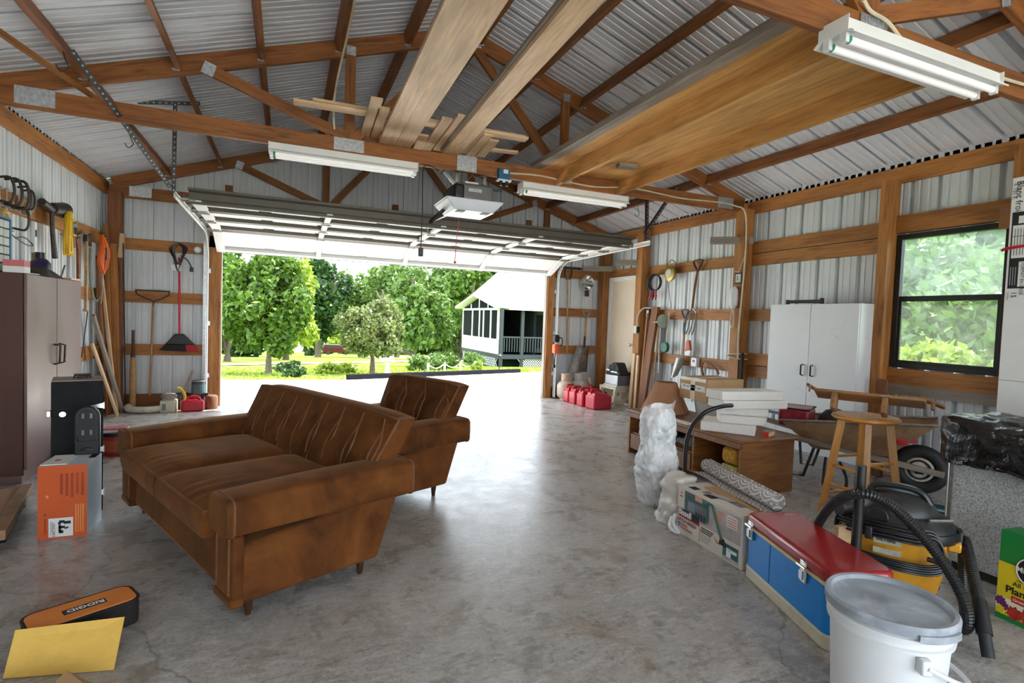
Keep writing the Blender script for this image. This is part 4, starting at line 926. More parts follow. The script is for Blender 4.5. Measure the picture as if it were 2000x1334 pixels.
t = T('baseball_bat', 'wooden bat standing upright beside the left corner post', 'bat', (-1.775, 8.06, 0)); P('barrel', B().lathe([(.03, 0), (.036, .03), (.036, .5), (.028, .68)], n=14), HANDLE, t, smooth=True); P('grip', B().lathe([(.028, .68), (.017, .8), (.015, 1.0), (.02, 1.02)], n=12), mat('dark grip', (.06, .03, .02), .7), t, smooth=True)
t = T('garden_rake', 'garden rake hung head up on the left end wall', 'rake', (-1.605, 8.17, .12))
P('handle', B().tube([(-.01, 0, .06), (0, .03, .7), (.01, .05, 1.22)], .014, 8), HANDLE, t, smooth=True)
P('rake_head', B().tube(crv([(.0, .05, 1.2), (.01, .04, 1.27), (-.07, .03, 1.31), (-.16, .02, 1.36), (-.17, .02, 1.41)], 5), .008, 6).tube(crv([(.01, .04, 1.27), (.10, .03, 1.31), (.18, .02, 1.36), (.19, .02, 1.41)], 5), .008, 6).tube([(-.18, .02, 1.41), (.2, .02, 1.41)], .009, 6), IRON, t, smooth=True)
tn = P('rake_teeth', B(), IRON, t)
bb = B()
for k in range(12): bb.tube([(-.17+k*.033, .02, 1.41), (-.17+k*.033, -.05, 1.40)], .005, 5)
tn.data = bb.mesh('rake_teeth'); tn.data.materials.append(IRON); tn['kind'] = 'stuff'
t = T('push_broom', 'red-handled broom hung upside down on the left end wall', 'broom', (-1.31, 8.16, .78))
P('handle', B().cyl((.02, .0, .2), (.0, .05, 1.20), .013), RED, t, smooth=True)
P('broom_cap', B().prism([(-.03, .20), (.07, .20), (.20, .06), (-.14, .06)], 'y', -.03, .03), BLACK, t, bev=.012)
P('bristles', B().prism([(-.14, .06), (.09, .06), (.11, -.03), (-.20, -.015)], 'y', -.035, .035), mat('black bristle', (.015, .015, .015), .9, 0, .3, 80, .8), t)
P('bristles', B().prism([(.09, .06), (.20, .06), (.24, -.03), (.11, -.035)], 'y', -.03, .03), mat('red bristle', (.4, .03, .03), .9, 0, .3, 80, .8), t)
t = T('coiled_black_lead', 'coil of black cord hung on the left end wall girt', 'cord', (-1.31, 8.17, 2.10))
for k in range(5): P('coil', B().tube(crv([(0, 0, .06), (-.05-.01*k, -.01, -.02), (-.035, -.012*k, -.16), (0, -.01*k, -.22-.02*k), (.04, -.01*k, -.14), (.05+.01*k, 0, 0), (0, 0, .06)], 6), .012, 6), BLACK, t, smooth=True)
P('plug_tail', B().tube(crv([(.02, -.03, -.1), (.10, -.03, -.15), (.15, -.02, -.24)], 6), .008, 6).bx(.13, .17, -.04, .0, -.30, -.24), BLACK, t, smooth=True); P('tag', B().bx(-.07, .03, -.05, -.045, -.30, -.22), PAPER, t)
t = T('round_fitting', 'small round metal fitting on the left end wall girt', 'fitting', (-1.105, 8.26, 2.10)); P('dial', B().cyl((0, 0, 0), (0, -.03, 0), .05, n=18), STEEL, t, bev=.004); P('center', B().cyl((0, -.03, 0), (0, -.04, 0), .03, n=14), PAPER, t)
# floor items in the left corner
t = T('commode_ring', 'dirty white horseshoe-shaped seat lying by the end wall', 'seat', (-1.60, 8.0, 0))
P('ring', B().tube(crv([(-.20, .12, .06), (-.21, -.02, .05), (-.12, -.14, .045), (.02, -.17, .045), (.15, -.12, .05), (.23, .02, .07), (.22, .14, .10)], 6), .045, 10, flat=.9), dirty('dirty cream plastic', (.62, .60, .52), (.25, .22, .16), .5), t, smooth=True)
t = T('plastic_jug', 'cream handled jug with a round dusty lid by the end wall', 'jug', (-1.36, 7.93, 0)); CRM = dirty('cream plastic', (.60, .56, .42), (.3, .25, .15), .45)
P('jug_body', B().bx(-.085, .085, -.085, .085, 0, .15).bx(-.06, .06, -.06, .06, .15, .17), CRM, t, bev=.02, seg=3); P('lid', B().lathe([(.085, .17), (.09, .175), (.09, .21), (.07, .225), (.02, .23)], n=20), GREYW, t, smooth=True); P('grip_hole', B().bx(-.06, -.02, -.09, -.08, .03, .11), INKG, t, bev=.004)
t = T('gas_can', 'small red gas can with a yellow spout in the left corner', 'gas can', (-1.10, 7.93, 0), .2)
P('can_body', B().bx(-.13, .13, -.08, .08, 0, .14), RED, t, bev=.03, seg=3); P('can_handle', B().tube(crv([(-.07, 0, .13), (-.04, 0, .18), (.05, 0, .18), (.09, 0, .13)], 5), .016, 8), RED, t, smooth=True); P('spout', B().tube(crv([(-.08, 0, .13), (-.09, 0, .22), (-.13, 0, .29), (-.17, 0, .31)], 6), .016, 8), mat('yellow spout', (.75, .50, .03), .4), t, smooth=True)
t = T('paint_can', 'dark paint can with a label by the garage door jamb', 'paint can', (-1.06, 8.15, 0)); P('can', B().lathe([(.085, 0), (.085, .36), (.08, .365)], n=20), mat('dark can', (.03, .045, .05), .45), t, smooth=True); P('label_band', B().lathe([(.0855, .2), (.0855, .32)], n=20), mat('teal label', (.05, .12, .13), .5), t); P('rim', B().torus((0, 0, .365), (0, 0, 1), .082, .005, 20, 6), STEEL, t)
t = T('tool_bucket', 'dark green bucket with a brush stick behind the small gas can', 'bucket', (-1.25, 8.13, 0)); P('bucket', B().lathe([(.07, 0), (.085, .2), (.09, .2), (.08, .18)], n=18), mat('dark green bucket', (.03, .05, .04), .5), t, smooth=True)
tag(P('paint_stick', B().ob((-1.20, 8.1, .30), (.35, .1, 1), (1, 0, -.35), Y_, .42, .03, .008), GREYW), 'flat wooden stick standing in the green bucket', 'stick')
tag(P('rusty_tin', B().lathe([(.075, 0), (.075, .16), (.06, .18)], (-.90, 8.07, 0), 16), mat('rusty brown tin', (.16, .07, .035), .7, .2), smooth=True), 'rusty brown tin beside the garage door jamb', 'tin')
t = T('photo_eye', 'small door safety sensor on the left jamb bracket', 'sensor', (-.965, 8.10, .18)); P('sensor_body', B().bx(-.04, .03, -.04, 0, -.02, .03), BLACK, t, bev=.005); P('sensor_lens', B().cyl((.03, -.02, .005), (.04, -.02, .005), .012), CHROME, t)
# red pail, blue jug, bag
t = T('red_canister', 'red plastic canister with black lid beside the loveseat', 'canister', (-1.37, 5.72, 0)); P('canister_body', B().lathe([(.105, 0), (.11, .02), (.11, .17), (.105, .18)], n=24), mat('deep red plastic', (.30, .02, .015), .4), t, smooth=True); P('lid', B().lathe([(.115, .175), (.115, .2), (.10, .205)], n=24), BLACK, t, smooth=True); P('label_band', B().lathe([(.1115, .04), (.1115, .14)], n=24), mat('orange label', (.42, .10, .03), .5), t)
t = T('card_box', 'small pink and white box on the red canister', 'box', (-1.38, 5.72, .205), .1); P('carton', B().bx(-.085, .085, -.06, .06, 0, .035), PAPER, t); P('band', B().bx(-.086, .086, -.061, .061, .022, .036), mat('pink card', (.6, .2, .22), .6), t)
t = T('blue_jug', 'blue plastic jug standing behind the black case', 'jug', (-1.63, 5.75, 0)); P('jug_body', B().lathe([(.07, 0), (.08, .02), (.08, .22), (.05, .30), (.03, .32)], n=20), mat('blue plastic', (.02, .14, .42), .35), t, smooth=True); P('cap', B().cyl((0, 0, .32), (0, 0, .35), .032), WHITEP, t)
fold('plastic_bag', 'white plastic bag between the blue jug and red canister', 'bag', (-1.515, 5.70, .0), .05, .12, .26, WHITEP, 0, 9)
# black case
BLKC = mat('black case board', (.012, .012, .013), .75, 0, .25, 16, .3, spec=.25)
t = T('black_case', 'tall black latched case standing on end behind orange box', 'case', (-1.225, 4.24, 0), .27)
P('case_body', B().bx(-.13, .125, -.125, .13, 0, .84), BLKC, t, bev=.004); P('lid_seam', B().bx(-.132, .127, -.02, -.014, 0, .842), INKG, t)
P('top_panel', B().bx(-.128, .123, -.12, .128, .84, .846), mat('case top board', (.25, .18, .15), .5), t); P('carry_handle', B().tube([(-.02, 0, .846), (-.02, 0, .868), (.06, 0, .868), (.06, 0, .846)], .009, 8).cyl((.02, .0, .848), (.02, 0, .856), .03), IRON, t, smooth=True)
for z in (.68, .40, .12): P('hinge', B().prism([(.13, z-.018), (.13, z+.018), (.06, z+.004), (.06, z-.004)], 'y', -.130, -.125).bx(.125, .131, -.13, -.09, z-.02, z+.02), CHROME, t)
P('latch', B().bx(-.155, -.13, -.10, -.06, .62, .66), CHROME, t, bev=.004); P('latch', B().cyl((-.075, -.125, .64), (-.075, -.14, .64), .017), CHROME, t)
# orange product box
ORB = mat('orange print', (.62, .10, .015), .45, 0, .05, 4); ORL = mat('pale orange print', (.78, .30, .08), .5); ORD = mat('dark orange print', (.40, .05, .01), .5)
t = T('tool_box_carton', 'orange and white product carton standing on the floor', 'box', (-1.142, 3.71, 0))
P('carton', B().bx(-.112, .112, .0, .26, .0, .415), mat('pale blue white card', (.58, .66, .72), .5, 0, .05, 5), t, bev=.002)
f = P('front_print', B().bx(-.112, .112, -.002, .0, .002, .415), ORB, t)
P('label_patch', B().bx(-.063, .048, -.0032, -.002, .012, .118), PAPER, t)
text('UNC3401', .019, (-.040, -.0034, .092), (0, 0, -1), (1, 0, 0), INK, t)
for k in range(3): P('print_line', B().bx(-.055+k*.004, -.0535+k*.004, -.0036, -.0032, .02+.01*k, .10), INKG, t)
pb = [(-.018, -.006, .036, .078), (-.02, -.008, .080, .094), (-.018, .012, .058, .072), (-.016, .004, .03, .048), (.006, .038, .082, .098), (-.016, .010, .088, .104)]
for a_, b_, c_, d_ in pb: P('tool_picture', B().bx(a_, b_, -.0038, -.0032, c_, d_), INK, t, bev=.003)
P('tool_picture', B().prism([(.012, .052), (.03, .058), (.024, .066), (.008, .060)], 'y', -.0038, -.0032), INK, t)
for k in range(5): P('print_line', B().bx(-.012+k*.024, .002+k*.024, -.0028, -.002, .25-.01*(k % 3), .37), ORD, t)
for k in range(4): P('print_line', B().bx(.058+k*.011, .063+k*.011, -.0028, -.002, .03, .19), ORL, t)
P('print_mark', B().bx(-.083, -.074, -.0028, -.002, .03, .12), ORD, t); P('print_mark', B().cyl((-.078, -.0028, .14), (-.078, -.002, .14), .008), ORD, t); P('print_mark', B().bx(-.075, -.064, -.0028, -.002, .235, .25), ORL, t)
P('top_flap', B().bx(-.11, .01, .02, .24, .415, .419), PAPER, t); P('red_mark', B().bx(-.07, -.045, .10, .13, .419, .42), INKR, t); P('brand_corner', B().bx(.075, .108, .15, .24, .4152, .4165), INK, t)
t = T('bar_sheath', 'black rounded plastic sheath standing on the orange carton', 'sheath', (-1.09, 3.93, .42))
pl = [(-.062, 0), (.062, 0), (.062, .23)]+[(.062*math.cos(a_), .23+.062*math.sin(a_)) for a_ in [math.pi*k/10 for k in range(1, 10)]]+[(-.062, .23)]
P('shell', B().prism(pl, 'y', -.012, .012), BLACK, t, bev=.005)
pi_ = [(x*.74, .07+(z-.07)*.86+.02) for x, z in pl if z > .01]; pi_ = [(-.046, .085), (.046, .085)]+pi_
P('rim', B().tube([(x, -.013, z) for x, z in pi_], .004, 6, True), mat('dark grey plastic', (.05, .05, .05), .4), t, smooth=True)
for x in (-.02, .02):
    for z in (.12, .22): P('slot', B().bx(x-.006, x+.006, -.015, -.012, z, z+.03), INKG, t)
P('grip', B().tube([(-.03, -.014, .03), (0, -.022, .04), (.03, -.014, .03)], .006, 6), BLACK, t, smooth=True)
# dolly
DOL = wood('worn dolly wood', (.42, .25, .14), (.22, .11, .06), .6, .2)
t = T('wood_dolly', 'low worn wooden dolly on casters at the left edge', 'dolly', (-1.69, 3.98, 0), math.atan2(-.84, .18)+math.pi/2)
dd = finish(link('deck', B().bx(-.45, .45, -.20, .18, .085, .105).mesh('deck'), t), DOL); dd.matrix_basis = Matrix.Rotation(math.pi/2, 4, 'Z')
P('side_rail', B().bx(.19, .255, -.46, .46, .065, .118), DOL, t, bev=.004)
P('side_rail', B().bx(-.255, -.19, -.46, .46, .065, .118), DOL, t, bev=.004)
for x in (-.22, .22):
    for y in (-.30, .34):
        cst = P('caster', B().cyl((x-.012, y, .034), (x+.012, y, .034), .034, n=16), BLKR, t, smooth=True); P('fork', B().bx(x-.02, x+.02, y-.03, y+.03, .05, .068), STEEL, cst)
for y in (-.2, 0, .2): P('screw', B().cyl((.222, y, .118), (.222, y, .1195), .006), CHROME, t)
# tool bag with yellow board
ORT = mat('orange bag fabric', (.80, .26, .05), .6, 0, .06, 6)
t = T('tool_bag', 'orange topped black zip tool bag on the floor', 'bag', (-.735, 2.60, 0), math.atan2(.16, .29))
def rr(L, W_, r, n=6): return [(sx*(L/2-r)+r*math.cos(a0+math.pi/2*k/n), sy_*(W_/2-r)+r*math.sin(a0+math.pi/2*k/n)) for sx, sy_, a0 in ((1, 1, 0), (-1, 1, math.pi/2), (-1, -1, math.pi), (1, -1, 1.5*math.pi)) for k in range(n+1)]
P('side_wall', B().prism(rr(.36, .17, .045), 'z', 0, .10), mat('black bag fabric', (.018, .014, .012), .8, 0, .3, 30, .4), t, bev=.006)
P('top_panel', B().prism(rr(.345, .155, .04), 'z', .10, .108), ORT, t, bev=.004); P('zip_edge', B().tube([(x, y, .102) for x, y in rr(.358, .168, .045)], .005, 6, True), INK, t)
P('name_patch', B().bx(-.065, .075, -.028, .012, .108, .1095), INK, t); text('RIDGID', .032, (.07, -.008, .1095), (-1, 0, 0), (0, -1, 0), INKW, t, sx=1.15, bold=.0008)
a_, b_, c_, d_ = Vector((-.892, 2.45, .125)), Vector((-.555, 2.426, .125)), Vector((-.554, 2.284, .004)), Vector((-.892, 2.355, .004))
yb = B(); nrm = (b_-a_).cross(d_-a_).normalized()*.006
nrm = nrm if nrm.z < 0 else -nrm
yb.hexa([d_+nrm, c_+nrm, b_+nrm, a_+nrm, d_, c_, b_, a_])
tag(P('yellow_board', yb, mat('yellow board', (.80, .50, .10), .45, 0, .05, 30)), 'yellow sheet board leaning against the orange tool bag', 'board')
t = T('cardboard_flaps', 'open brown cardboard box at the lower left corner', 'cardboard', (-.70, 2.06, 0))
P('box_wall', B().bx(-.25, .16, .0, .006, 0, .05).bx(-.25, -.244, -.3, .0, 0, .05).bx(.154, .16, -.3, 0, 0, .05), CARD, t)
P('flap', B().add([(-.26, .0, .045), (.0, .0, .045), (.0, .10, .075), (-.21, .12, .06)], [(0, 1, 2, 3)]), CARD, t); P('flap', B().add([(-.02, .0, .05), (.17, .0, .05), (.20, .06, .06), (.12, .10, .04), (.03, .15, .075)], [(0, 1, 2, 3, 4)]), CARD, t); P('flap', B().add([(.16, .0, .05), (.16, -.25, .05), (.27, -.2, .06), (.25, .02, .05)], [(0, 1, 2, 3)]), CARD, t)
for o in t.children:
    md = o.modifiers.new('thick', 'SOLIDIFY'); md.thickness = .004
from mathutils import noise as mnoise
# ------------------------------------------------------------------ right side: wall cabinet, stand, cartons
t = T('white_cabinet', 'white wooden two-door cabinet mounted on the right wall', 'cabinet', (5.08, 3.866, .43))
WCAB = dirty('worn white cabinet paint', (.74, .75, .76), (.45, .42, .38), .38, 0, .35, 6, .62, .75)
P('carcass', B().bx(-.14, .16, -.50, .50, .0, 1.165), WCAB, t, bev=.003)
for y0, y1, hy in ((.006, .498, .06), (-.498, .002, -.05)):
    dr = P('door', B().bx(-.162, -.142, y0, y1, .035, 1.163), WCAB, t, bev=.003)
    P('handle', B().tube([(-.162, hy, .43), (-.19, hy, .435), (-.19, hy, .535), (-.162, hy, .54)], .008, 8), BLACK, dr, smooth=True)
P('underside_shade', B().bx(-.15, .1, -.5, .5, -.03, .0), mat('dark blue underside shade', (.01, .015, .07), .4), t)  # dark strip stands in for the shade on the cabinet's underside
t = T('black_rail_tool', 'black bar with clamped ends lying on the white cabinet', 'tool', (5.0, 4.02, 1.596)); P('bar', B().bx(-.02, .02, -.19, .19, .012, .045), INK, t, bev=.004); P('end_clamp', B().bx(-.02, .02, -.215, -.19, .0, .06), IRON, t, bev=.004); P('end_clamp', B().bx(-.02, .02, .19, .21, .0, .05), IRON, t, bev=.004)
tag(P('wood_plank', B().ob((5.05, 3.20, .45), Z_, Y_, X_, .9, .10, .025), POST, bev=.01), 'dark wooden slat standing beside the white cabinet', 'slat')

# stand
t = T('tv_stand', 'oak veneer media stand holding foam blocks and a lampshade', 'stand', (3.56, 3.85, 0))
P('side_panel', B().bx(-.285, .285, -.745, -.72, 0, .425), OAK, t); P('side_panel', B().bx(-.285, .285, .72, .745, 0, .425), OAK, t)
P('back_panel', B().bx(.265, .275, -.72, .72, .05, .425), OAK, t); P('bottom_shelf', B().bx(-.27, .265, -.72, .72, .05, .07), OAK, t)
tp = finish(link('top', B().bx(-.77, .77, -.31, .31, .425, .45).mesh('top'), t), OAK, bev=.006); tp.matrix_basis = Matrix.Rotation(math.pi/2, 4, 'Z')
P('front_rail', B().bx(-.30, -.275, -.745, .745, .375, .425), OAK, t, bev=.004); P('divider', B().bx(-.275, .265, -.21, -.19, .07, .425), OAK, t)
P('middle_shelf', B().bx(-.26, .265, -.19, .72, .205, .22), OAK, t); dr = P('drop_door', B().bx(-.285, -.268, -.18, .70, .065, .205), OAK, t, bev=.003); P('knob', B().ball((-.298, .26, .15), .012), CHROME, dr)
t = T('sponge', 'big yellow sponge on a green tub inside the stand', 'sponge', (3.40, 3.28, .07)); 
P('sponge_block', B().bx(-.07, .07, -.10, .10, .14, .28), mat('yellow sponge', (.58, .28, .03), .9, 0, .3, 50, .9), t, bev=.045, seg=4)
P('tub', B().bx(-.06, .06, -.09, .09, .0, .135), mat('olive plastic', (.30, .28, .02), .5), t, bev=.01)
fold('plastic_wrap', 'crumpled clear wrap in the back of the stand', 'wrap', (3.55, 3.95, .22), .25, .3, .09, mat('grey wrap', (.25, .26, .27), .25, 0, .4, 20), 0, 5)
# lampshade with pleats
t = T('lampshade', 'tan pleated lampshade standing on the stand', 'lampshade', (3.58, 4.41, .451))
b = B(); n = 96
b.add([((.24-.005*(k % 2))*math.cos(2*math.pi*k/n), (.24-.005*(k % 2))*math.sin(2*math.pi*k/n), 0) for k in range(n)]+[((.105-.003*(k % 2))*math.cos(2*math.pi*k/n), (.105-.003*(k % 2))*math.sin(2*math.pi*k/n), .29) for k in range(n)], [(k, (k+1) % n, n+(k+1) % n, n+k) for k in range(n)])
sh = P('shade', b, mat('tan shade fabric', (.46, .23, .12), .8, 0, .06, 8), t); md = sh.modifiers.new('thick', 'SOLIDIFY'); md.thickness = .003
P('rim', B().torus((0, 0, .29), (0, 0, 1), .105, .005, 32, 6), sh.data.materials[0], t); P('rim', B().torus((0, 0, .003), (0, 0, 1), .24, .005, 40, 6), sh.data.materials[0], t)
P('spider_ring', B().torus((0, 0, .275), (0, 0, 1), .03, .003, 16, 5).cyl((-.10, 0, .275), (.10, 0, .275), .003).cyl((0, -.1, .275), (0, .1, .275), .003), CHROME, t)
# tub and taped carton
tag(P('grey_tub', B().lathe([(.12, 0), (.15, .165), (.16, .165), (.16, .17), (.14, .17), (.115, .012)], (3.80, 4.02, .451), 24), WHITEP, smooth=True), 'pale plastic tub under the taped carton', 'tub')
t = T('carton', 'taped brown cardboard carton with a white shipping label', 'box', (3.81, 4.03, .622))
P('box_body', B().bx(-.22, .22, -.19, .19, 0, .21), CARD, t, bev=.003)
P('shipping_label', B().ob((-.2215, .0, .115), Y_, X_, (0, .25, 1), .33, .002, .055), PAPER, t); P('tape', B().bx(-.2225, -.218, -.03, .03, .0, .2105), mat('cream tape', (.62, .48, .33), .35), t)
P('tape', B().bx(-.2235, -.215, -.17, .18, .180, .2115), mat('clear tape', (.62, .54, .44), .2), t); P('tape', B().bx(-.222, .222, -.03, .03, .2102, .2115), mat('cream tape', (.62, .48, .33), .35), t)
[P('label_print', B().bx(-.2236, -.2226, .10-.05*k, .135-.05*k, .118-.002*k, .130-.002*k), INKG, t) for k in range(5)]
# foam blocks
def foam(label, c, rz, L, W_, z0, z1):
    o = P('foam_block', B().bx(-L/2, L/2, -W_/2, W_/2, 0, z1-z0), FOAM, bev=.008); o.matrix_basis = Matrix.Translation((c[0], c[1], z0)) @ Matrix.Rotation(rz, 4, 'Z'); tag(o, label, 'foam', 'white foam blocks on the stand')
foam('white foam block, lowest of the stack on the stand', (3.49, 3.46), -.86, .42, .34, .451, .53)
foam('white foam block, second from the bottom of the stack', (3.535, 3.385), -.66, .35, .24, .531, .60)
foam('white foam block, middle of the stack', (3.555, 3.40), -.62, .38, .24, .601, .665)
foam('long white foam slab, second from the top of the stack', (3.55, 3.33), -.17, .60, .22, .666, .735)
foam('long white foam slab, topmost of the stack', (3.52, 3.34), -.15, .58, .22, .736, .81)
t = T('wood_trap', 'small wood and red block beside the foam on the stand', 'block', (3.66, 3.20, .45), .35); P('block', B().bx(-.06, .06, -.025, .025, 0, .035), PALE, t, bev=.002); P('red_face', B().bx(-.064, -.06, -.025, .025, 0, .034), INKR, t); P('top_strip', B().bx(-.055, .02, -.03, .02, .035, .042), GREYW, t)
tag(P('black_pipe', B().tube(crv([(2.97, 3.36, .0), (2.96, 3.37, .20), (2.965, 3.37, .40), (2.99, 3.34, .54), (3.05, 3.28, .645), (3.16, 3.235, .695), (3.30, 3.25, .70)], 8), .0165, 10), BLACK, smooth=True), 'thick black pipe curving up beside the foam stack', 'pipe')
tag(P('white_tray', B().bx(3.27, 3.36, 3.72, 4.05, .451, .459), PAPER), 'thin white strip lying on the stand edge', 'strip')
# wrapped vase
VASE = mat('floral vase glaze', (.42, .38, .34), .3, 0, .1, 6)
def bubble():
    m = bpy.data.materials.new('clear bubble wrap'); m.use_nodes = True; t = m.node_tree; pb = t.nodes['Principled BSDF']
    pb.inputs['Base Color'].default_value = (.93, .94, .95, 1); pb.inputs['Roughness'].default_value = .22; pb.inputs['Specular IOR Level'].default_value = .8
    v = tc(t, rnd=False); n1 = noise(t, v, 30, 5, 1.2, .6); n2 = noise(t, v, 9, 4, .8)
    bump(t, pb, n1, .6, .012)
    tr = t.nodes.new('ShaderNodeBsdfTransparent'); mx = t.nodes.new('ShaderNodeMixShader'); t.links.new(ramp(t, n2, [(.35, .50), (.65, .92)]), mx.inputs[0])
    t.links.new(tr.outputs[0], mx.inputs[1]); t.links.new(pb.outputs[0], mx.inputs[2]); t.links.new(mx.outputs[0], t.nodes['Material Output'].inputs['Surface']); return m
t = T('wrapped_vase', 'floral vase wrapped in clear plastic on the floor', 'vase', (2.54, 3.20, 0))
P('vase_body', B().lathe([(.07, 0), (.075, .02), (.10, .10), (.125, .26), (.115, .38), (.075, .46), (.06, .54), (.09, .62), (.085, .64)], n=28), VASE, t, smooth=True)
fm = [mat('mauve petals', (.24, .10, .16), .5), mat('maroon petals', (.20, .03, .04), .5), mat('leaf print', (.12, .15, .10), .5)]
for k in range(22):
    th = 3.4+((k*37) % 29)/29*2.0; z = .05+((k*53) % 31)/31*.38; r_ = .127-.6*(z-.26)**2*1.0
    c = Vector((r_*math.cos(th), r_*math.sin(th), z)); nr = Vector((math.cos(th), math.sin(th), 0)); a_ = Vector((-nr.y, nr.x, 0))
    P('flower', B().tube([c, c+nr*.004], [.012+.012*(k % 3), .009], 8), fm[k % 3], t)
rg = random.Random(4); ph = [rg.uniform(0, 6) for _ in range(8)]
prof = [(.09, 0), (.105, .02), (.125, .10), (.155, .24), (.152, .34), (.132, .40), (.118, .46), (.128, .52), (.132, .58), (.126, .64), (.112, .69), (.095, .72)]
def wrapf(u, v):
    z = .72*v; k = max(i for i in range(len(prof)) if prof[i][1] <= z+1e-9); k = min(k, len(prof)-2); f_ = (z-prof[k][1])/(prof[k+1][1]-prof[k][1]); r_ = prof[k][0]*(1-f_)+prof[k+1][0]*f_
    th = 2*math.pi*u; c_, s_ = math.cos(th), math.sin(th); q = Vector((c_*2.2, s_*2.2, z*14)); q2 = Vector((c_*5+3, s_*5, z*26))
    r_ *= 1+.05*math.sin(3*th+9*z)+.13*(abs(mnoise.noise(q))-.2)+.07*(abs(mnoise.noise(q2))-.2)
    return (r_*c_, r_*s_, z)
P('bubble_wrap', B().grid(wrapf, 110, 90), bubble(), t, smooth=True, angle=180)
P('wrap_tail', B().grid(lambda u, v: (.06+.05*math.sin(4*u)+.02*v-.10*u, -.09+.10*u, .69+.09*v*(1-.5*u)+.012*math.sin(9*u)), 10, 5), MATS.get('x') or bpy.data.materials['clear bubble wrap'], t, smooth=True)

# cleaner carton
t = T('cleaner_carton', 'printed carpet cleaner carton on the floor', 'box', (2.345, 2.72, 0), -.06)
CW = mat('cream printed card', (.66, .60, .52), .55, 0, .05, 5)
L = .57; H_ = .30
P('carton', B().bx(0, .27, -L, 0, 0, H_), CW, t, bev=.002)
U, V = Vector((0, -1, 0)), Z_
def pr(name, u0, u1, v0, v1, m, lift=.0012): return patch(name, (0, -u0, v0), U, V, u1-u0, v1-v0, m, t, lift)
GRN = mat('dark green print', (.015, .13, .11), .5, 0, .2, 30); DGRY = mat('photo grey print', (.13, .13, .15), .5, 0, .5, 12); SKIN = mat('hand print', (.62, .33, .22), .5); RUG = mat('photo carpet print', (.46, .41, .38), .6, 0, .25, 10)
pr('photo_panel', .07, .555, .125, .28, RUG, .001); pr('photo_panel', .07, .30, .16, .285, DGRY, .0014)
pr('machine_picture', .085, .29, .15, .262, GRN, .002); pr('machine_window', .10, .275, .14, .235, DGRY, .0026); pr('machine_window', .11, .17, .175, .225, mat('grey blue print', (.22, .25, .3), .5), .003)
for k in range(4): pr('machine_slot', .18+k*.024, .195+k*.024, .15, .185, INK, .003)
pr('hand_picture', .17, .235, .255, .288, SKIN, .003); pr('hand_picture', .365, .40, .19, .255, SKIN, .002); pr('hand_picture', .38, .43, .245, .262, SKIN, .0022)
P('hose_picture', B().tube(crv([(-.0024, -.26, .26), (-.0024, -.32, .275), (-.0024, -.355, .22), (-.0024, -.39, .15), (-.0024, -.415, .105)], 6), .007, 6), GRN, t)
P('nozzle_picture', B().prism([(-.40, .115), (-.43, .115), (-.455, .075), (-.39, .075)], 'x', -.0028, -.001), INK, t); P('stain_picture', B().prism([(-.35, .10), (-.37, .085), (-.40, .07), (-.37, .075)], 'x', -.002, -.001), INKR, t); P('stain_picture', B().prism([(-.44, .085), (-.49, .055), (-.50, .045), (-.45, .07)], 'x', -.002, -.001), INKR, t)
pr('brand_strip', .012, .215, .118, .165, INK, .003); pr('brand_shadow', .015, .222, .108, .12, INKR, .0026)
text('Bissell', .056, (-.0032, -.018, .141), U, V, INKW, t, sx=.92, bold=.0012)
text('LITTLE GREEN', .030, (-.0032, -.012, .090), U, V, INK, t, sx=.95); text('Portable\nDeep Cleaner', .021, (-.0032, -.045, .055), U, V, INKR, t, sx=.95)
pr('blue_badge', .012, .036, .04, .062, mat('light blue print', (.10, .35, .62), .5), .002); pr('red_badge', .012, .036, .062, .07, INKR, .002); pr('red_rule', .222, .225, .02, .10, INKR, .002)
for k in range(3): pr('caption_line', .235, .345-.01*k, .108-k*.012, .114-k*.012, INK, .002)
for k in range(4): pr('caption_line', .235, .325-.008*k, .068-k*.012, .071-k*.012, INKG, .002)
pr('inset_photo', .425, .545, .02, .10, GRN, .002); pr('inset_photo_detail', .455, .49, .02, .08, INKW, .0026); pr('inset_photo_detail', .47, .535, .06, .078, INKW, .0026); pr('inset_photo_detail', .43, .545, .012, .03, RUG, .003)
pr('logo', .024, .05, .235, .243, INKR, .002); P('logo_triangle', B().prism([(-.03, .256), (-.044, .256), (-.037, .268)], 'x', -.002, -.001), INKR, t)
pr('price_sticker', .45, .53, .20, .265, PAPER, .003)
for k in range(4): pr('sticker_line', .455, .525, .208+k*.014, .212+k*.014, INKR, .0036)
for k, (u0, u1, d0, d1, mm) in enumerate(((.06, .12, .03, .08, INK), (.16, .20, .05, .10, INKG), (.21, .29, .02, .07, INK), (.36, .46, .08, .12, INKG), (.28, .36, .16, .20, INKG))): patch('top_print', (d0, -u0, H_), U, X_, u1-u0, d1-d0, mm, t, -.0012) if False else P('top_print', B().bx(d0, d1, -u1, -u0, H_+.0002, H_+.0012), mm, t)
P('torn_flap', B().bx(.12, .26, -.55, -.10, H_+.001, H_+.008), CARD, t); P('tape_scrap', B().ob((.10, -.30, H_+.006), (.3, -1, .0), (1, .3, 0), Z_, .16, .05, .003), mat('silver tape', (.5, .5, .52), .3, .5), t)
t = T('shopping_bag', 'crumpled cream plastic bag behind the cleaner carton', 'bag', (2.47, 2.86, 0), -.06)
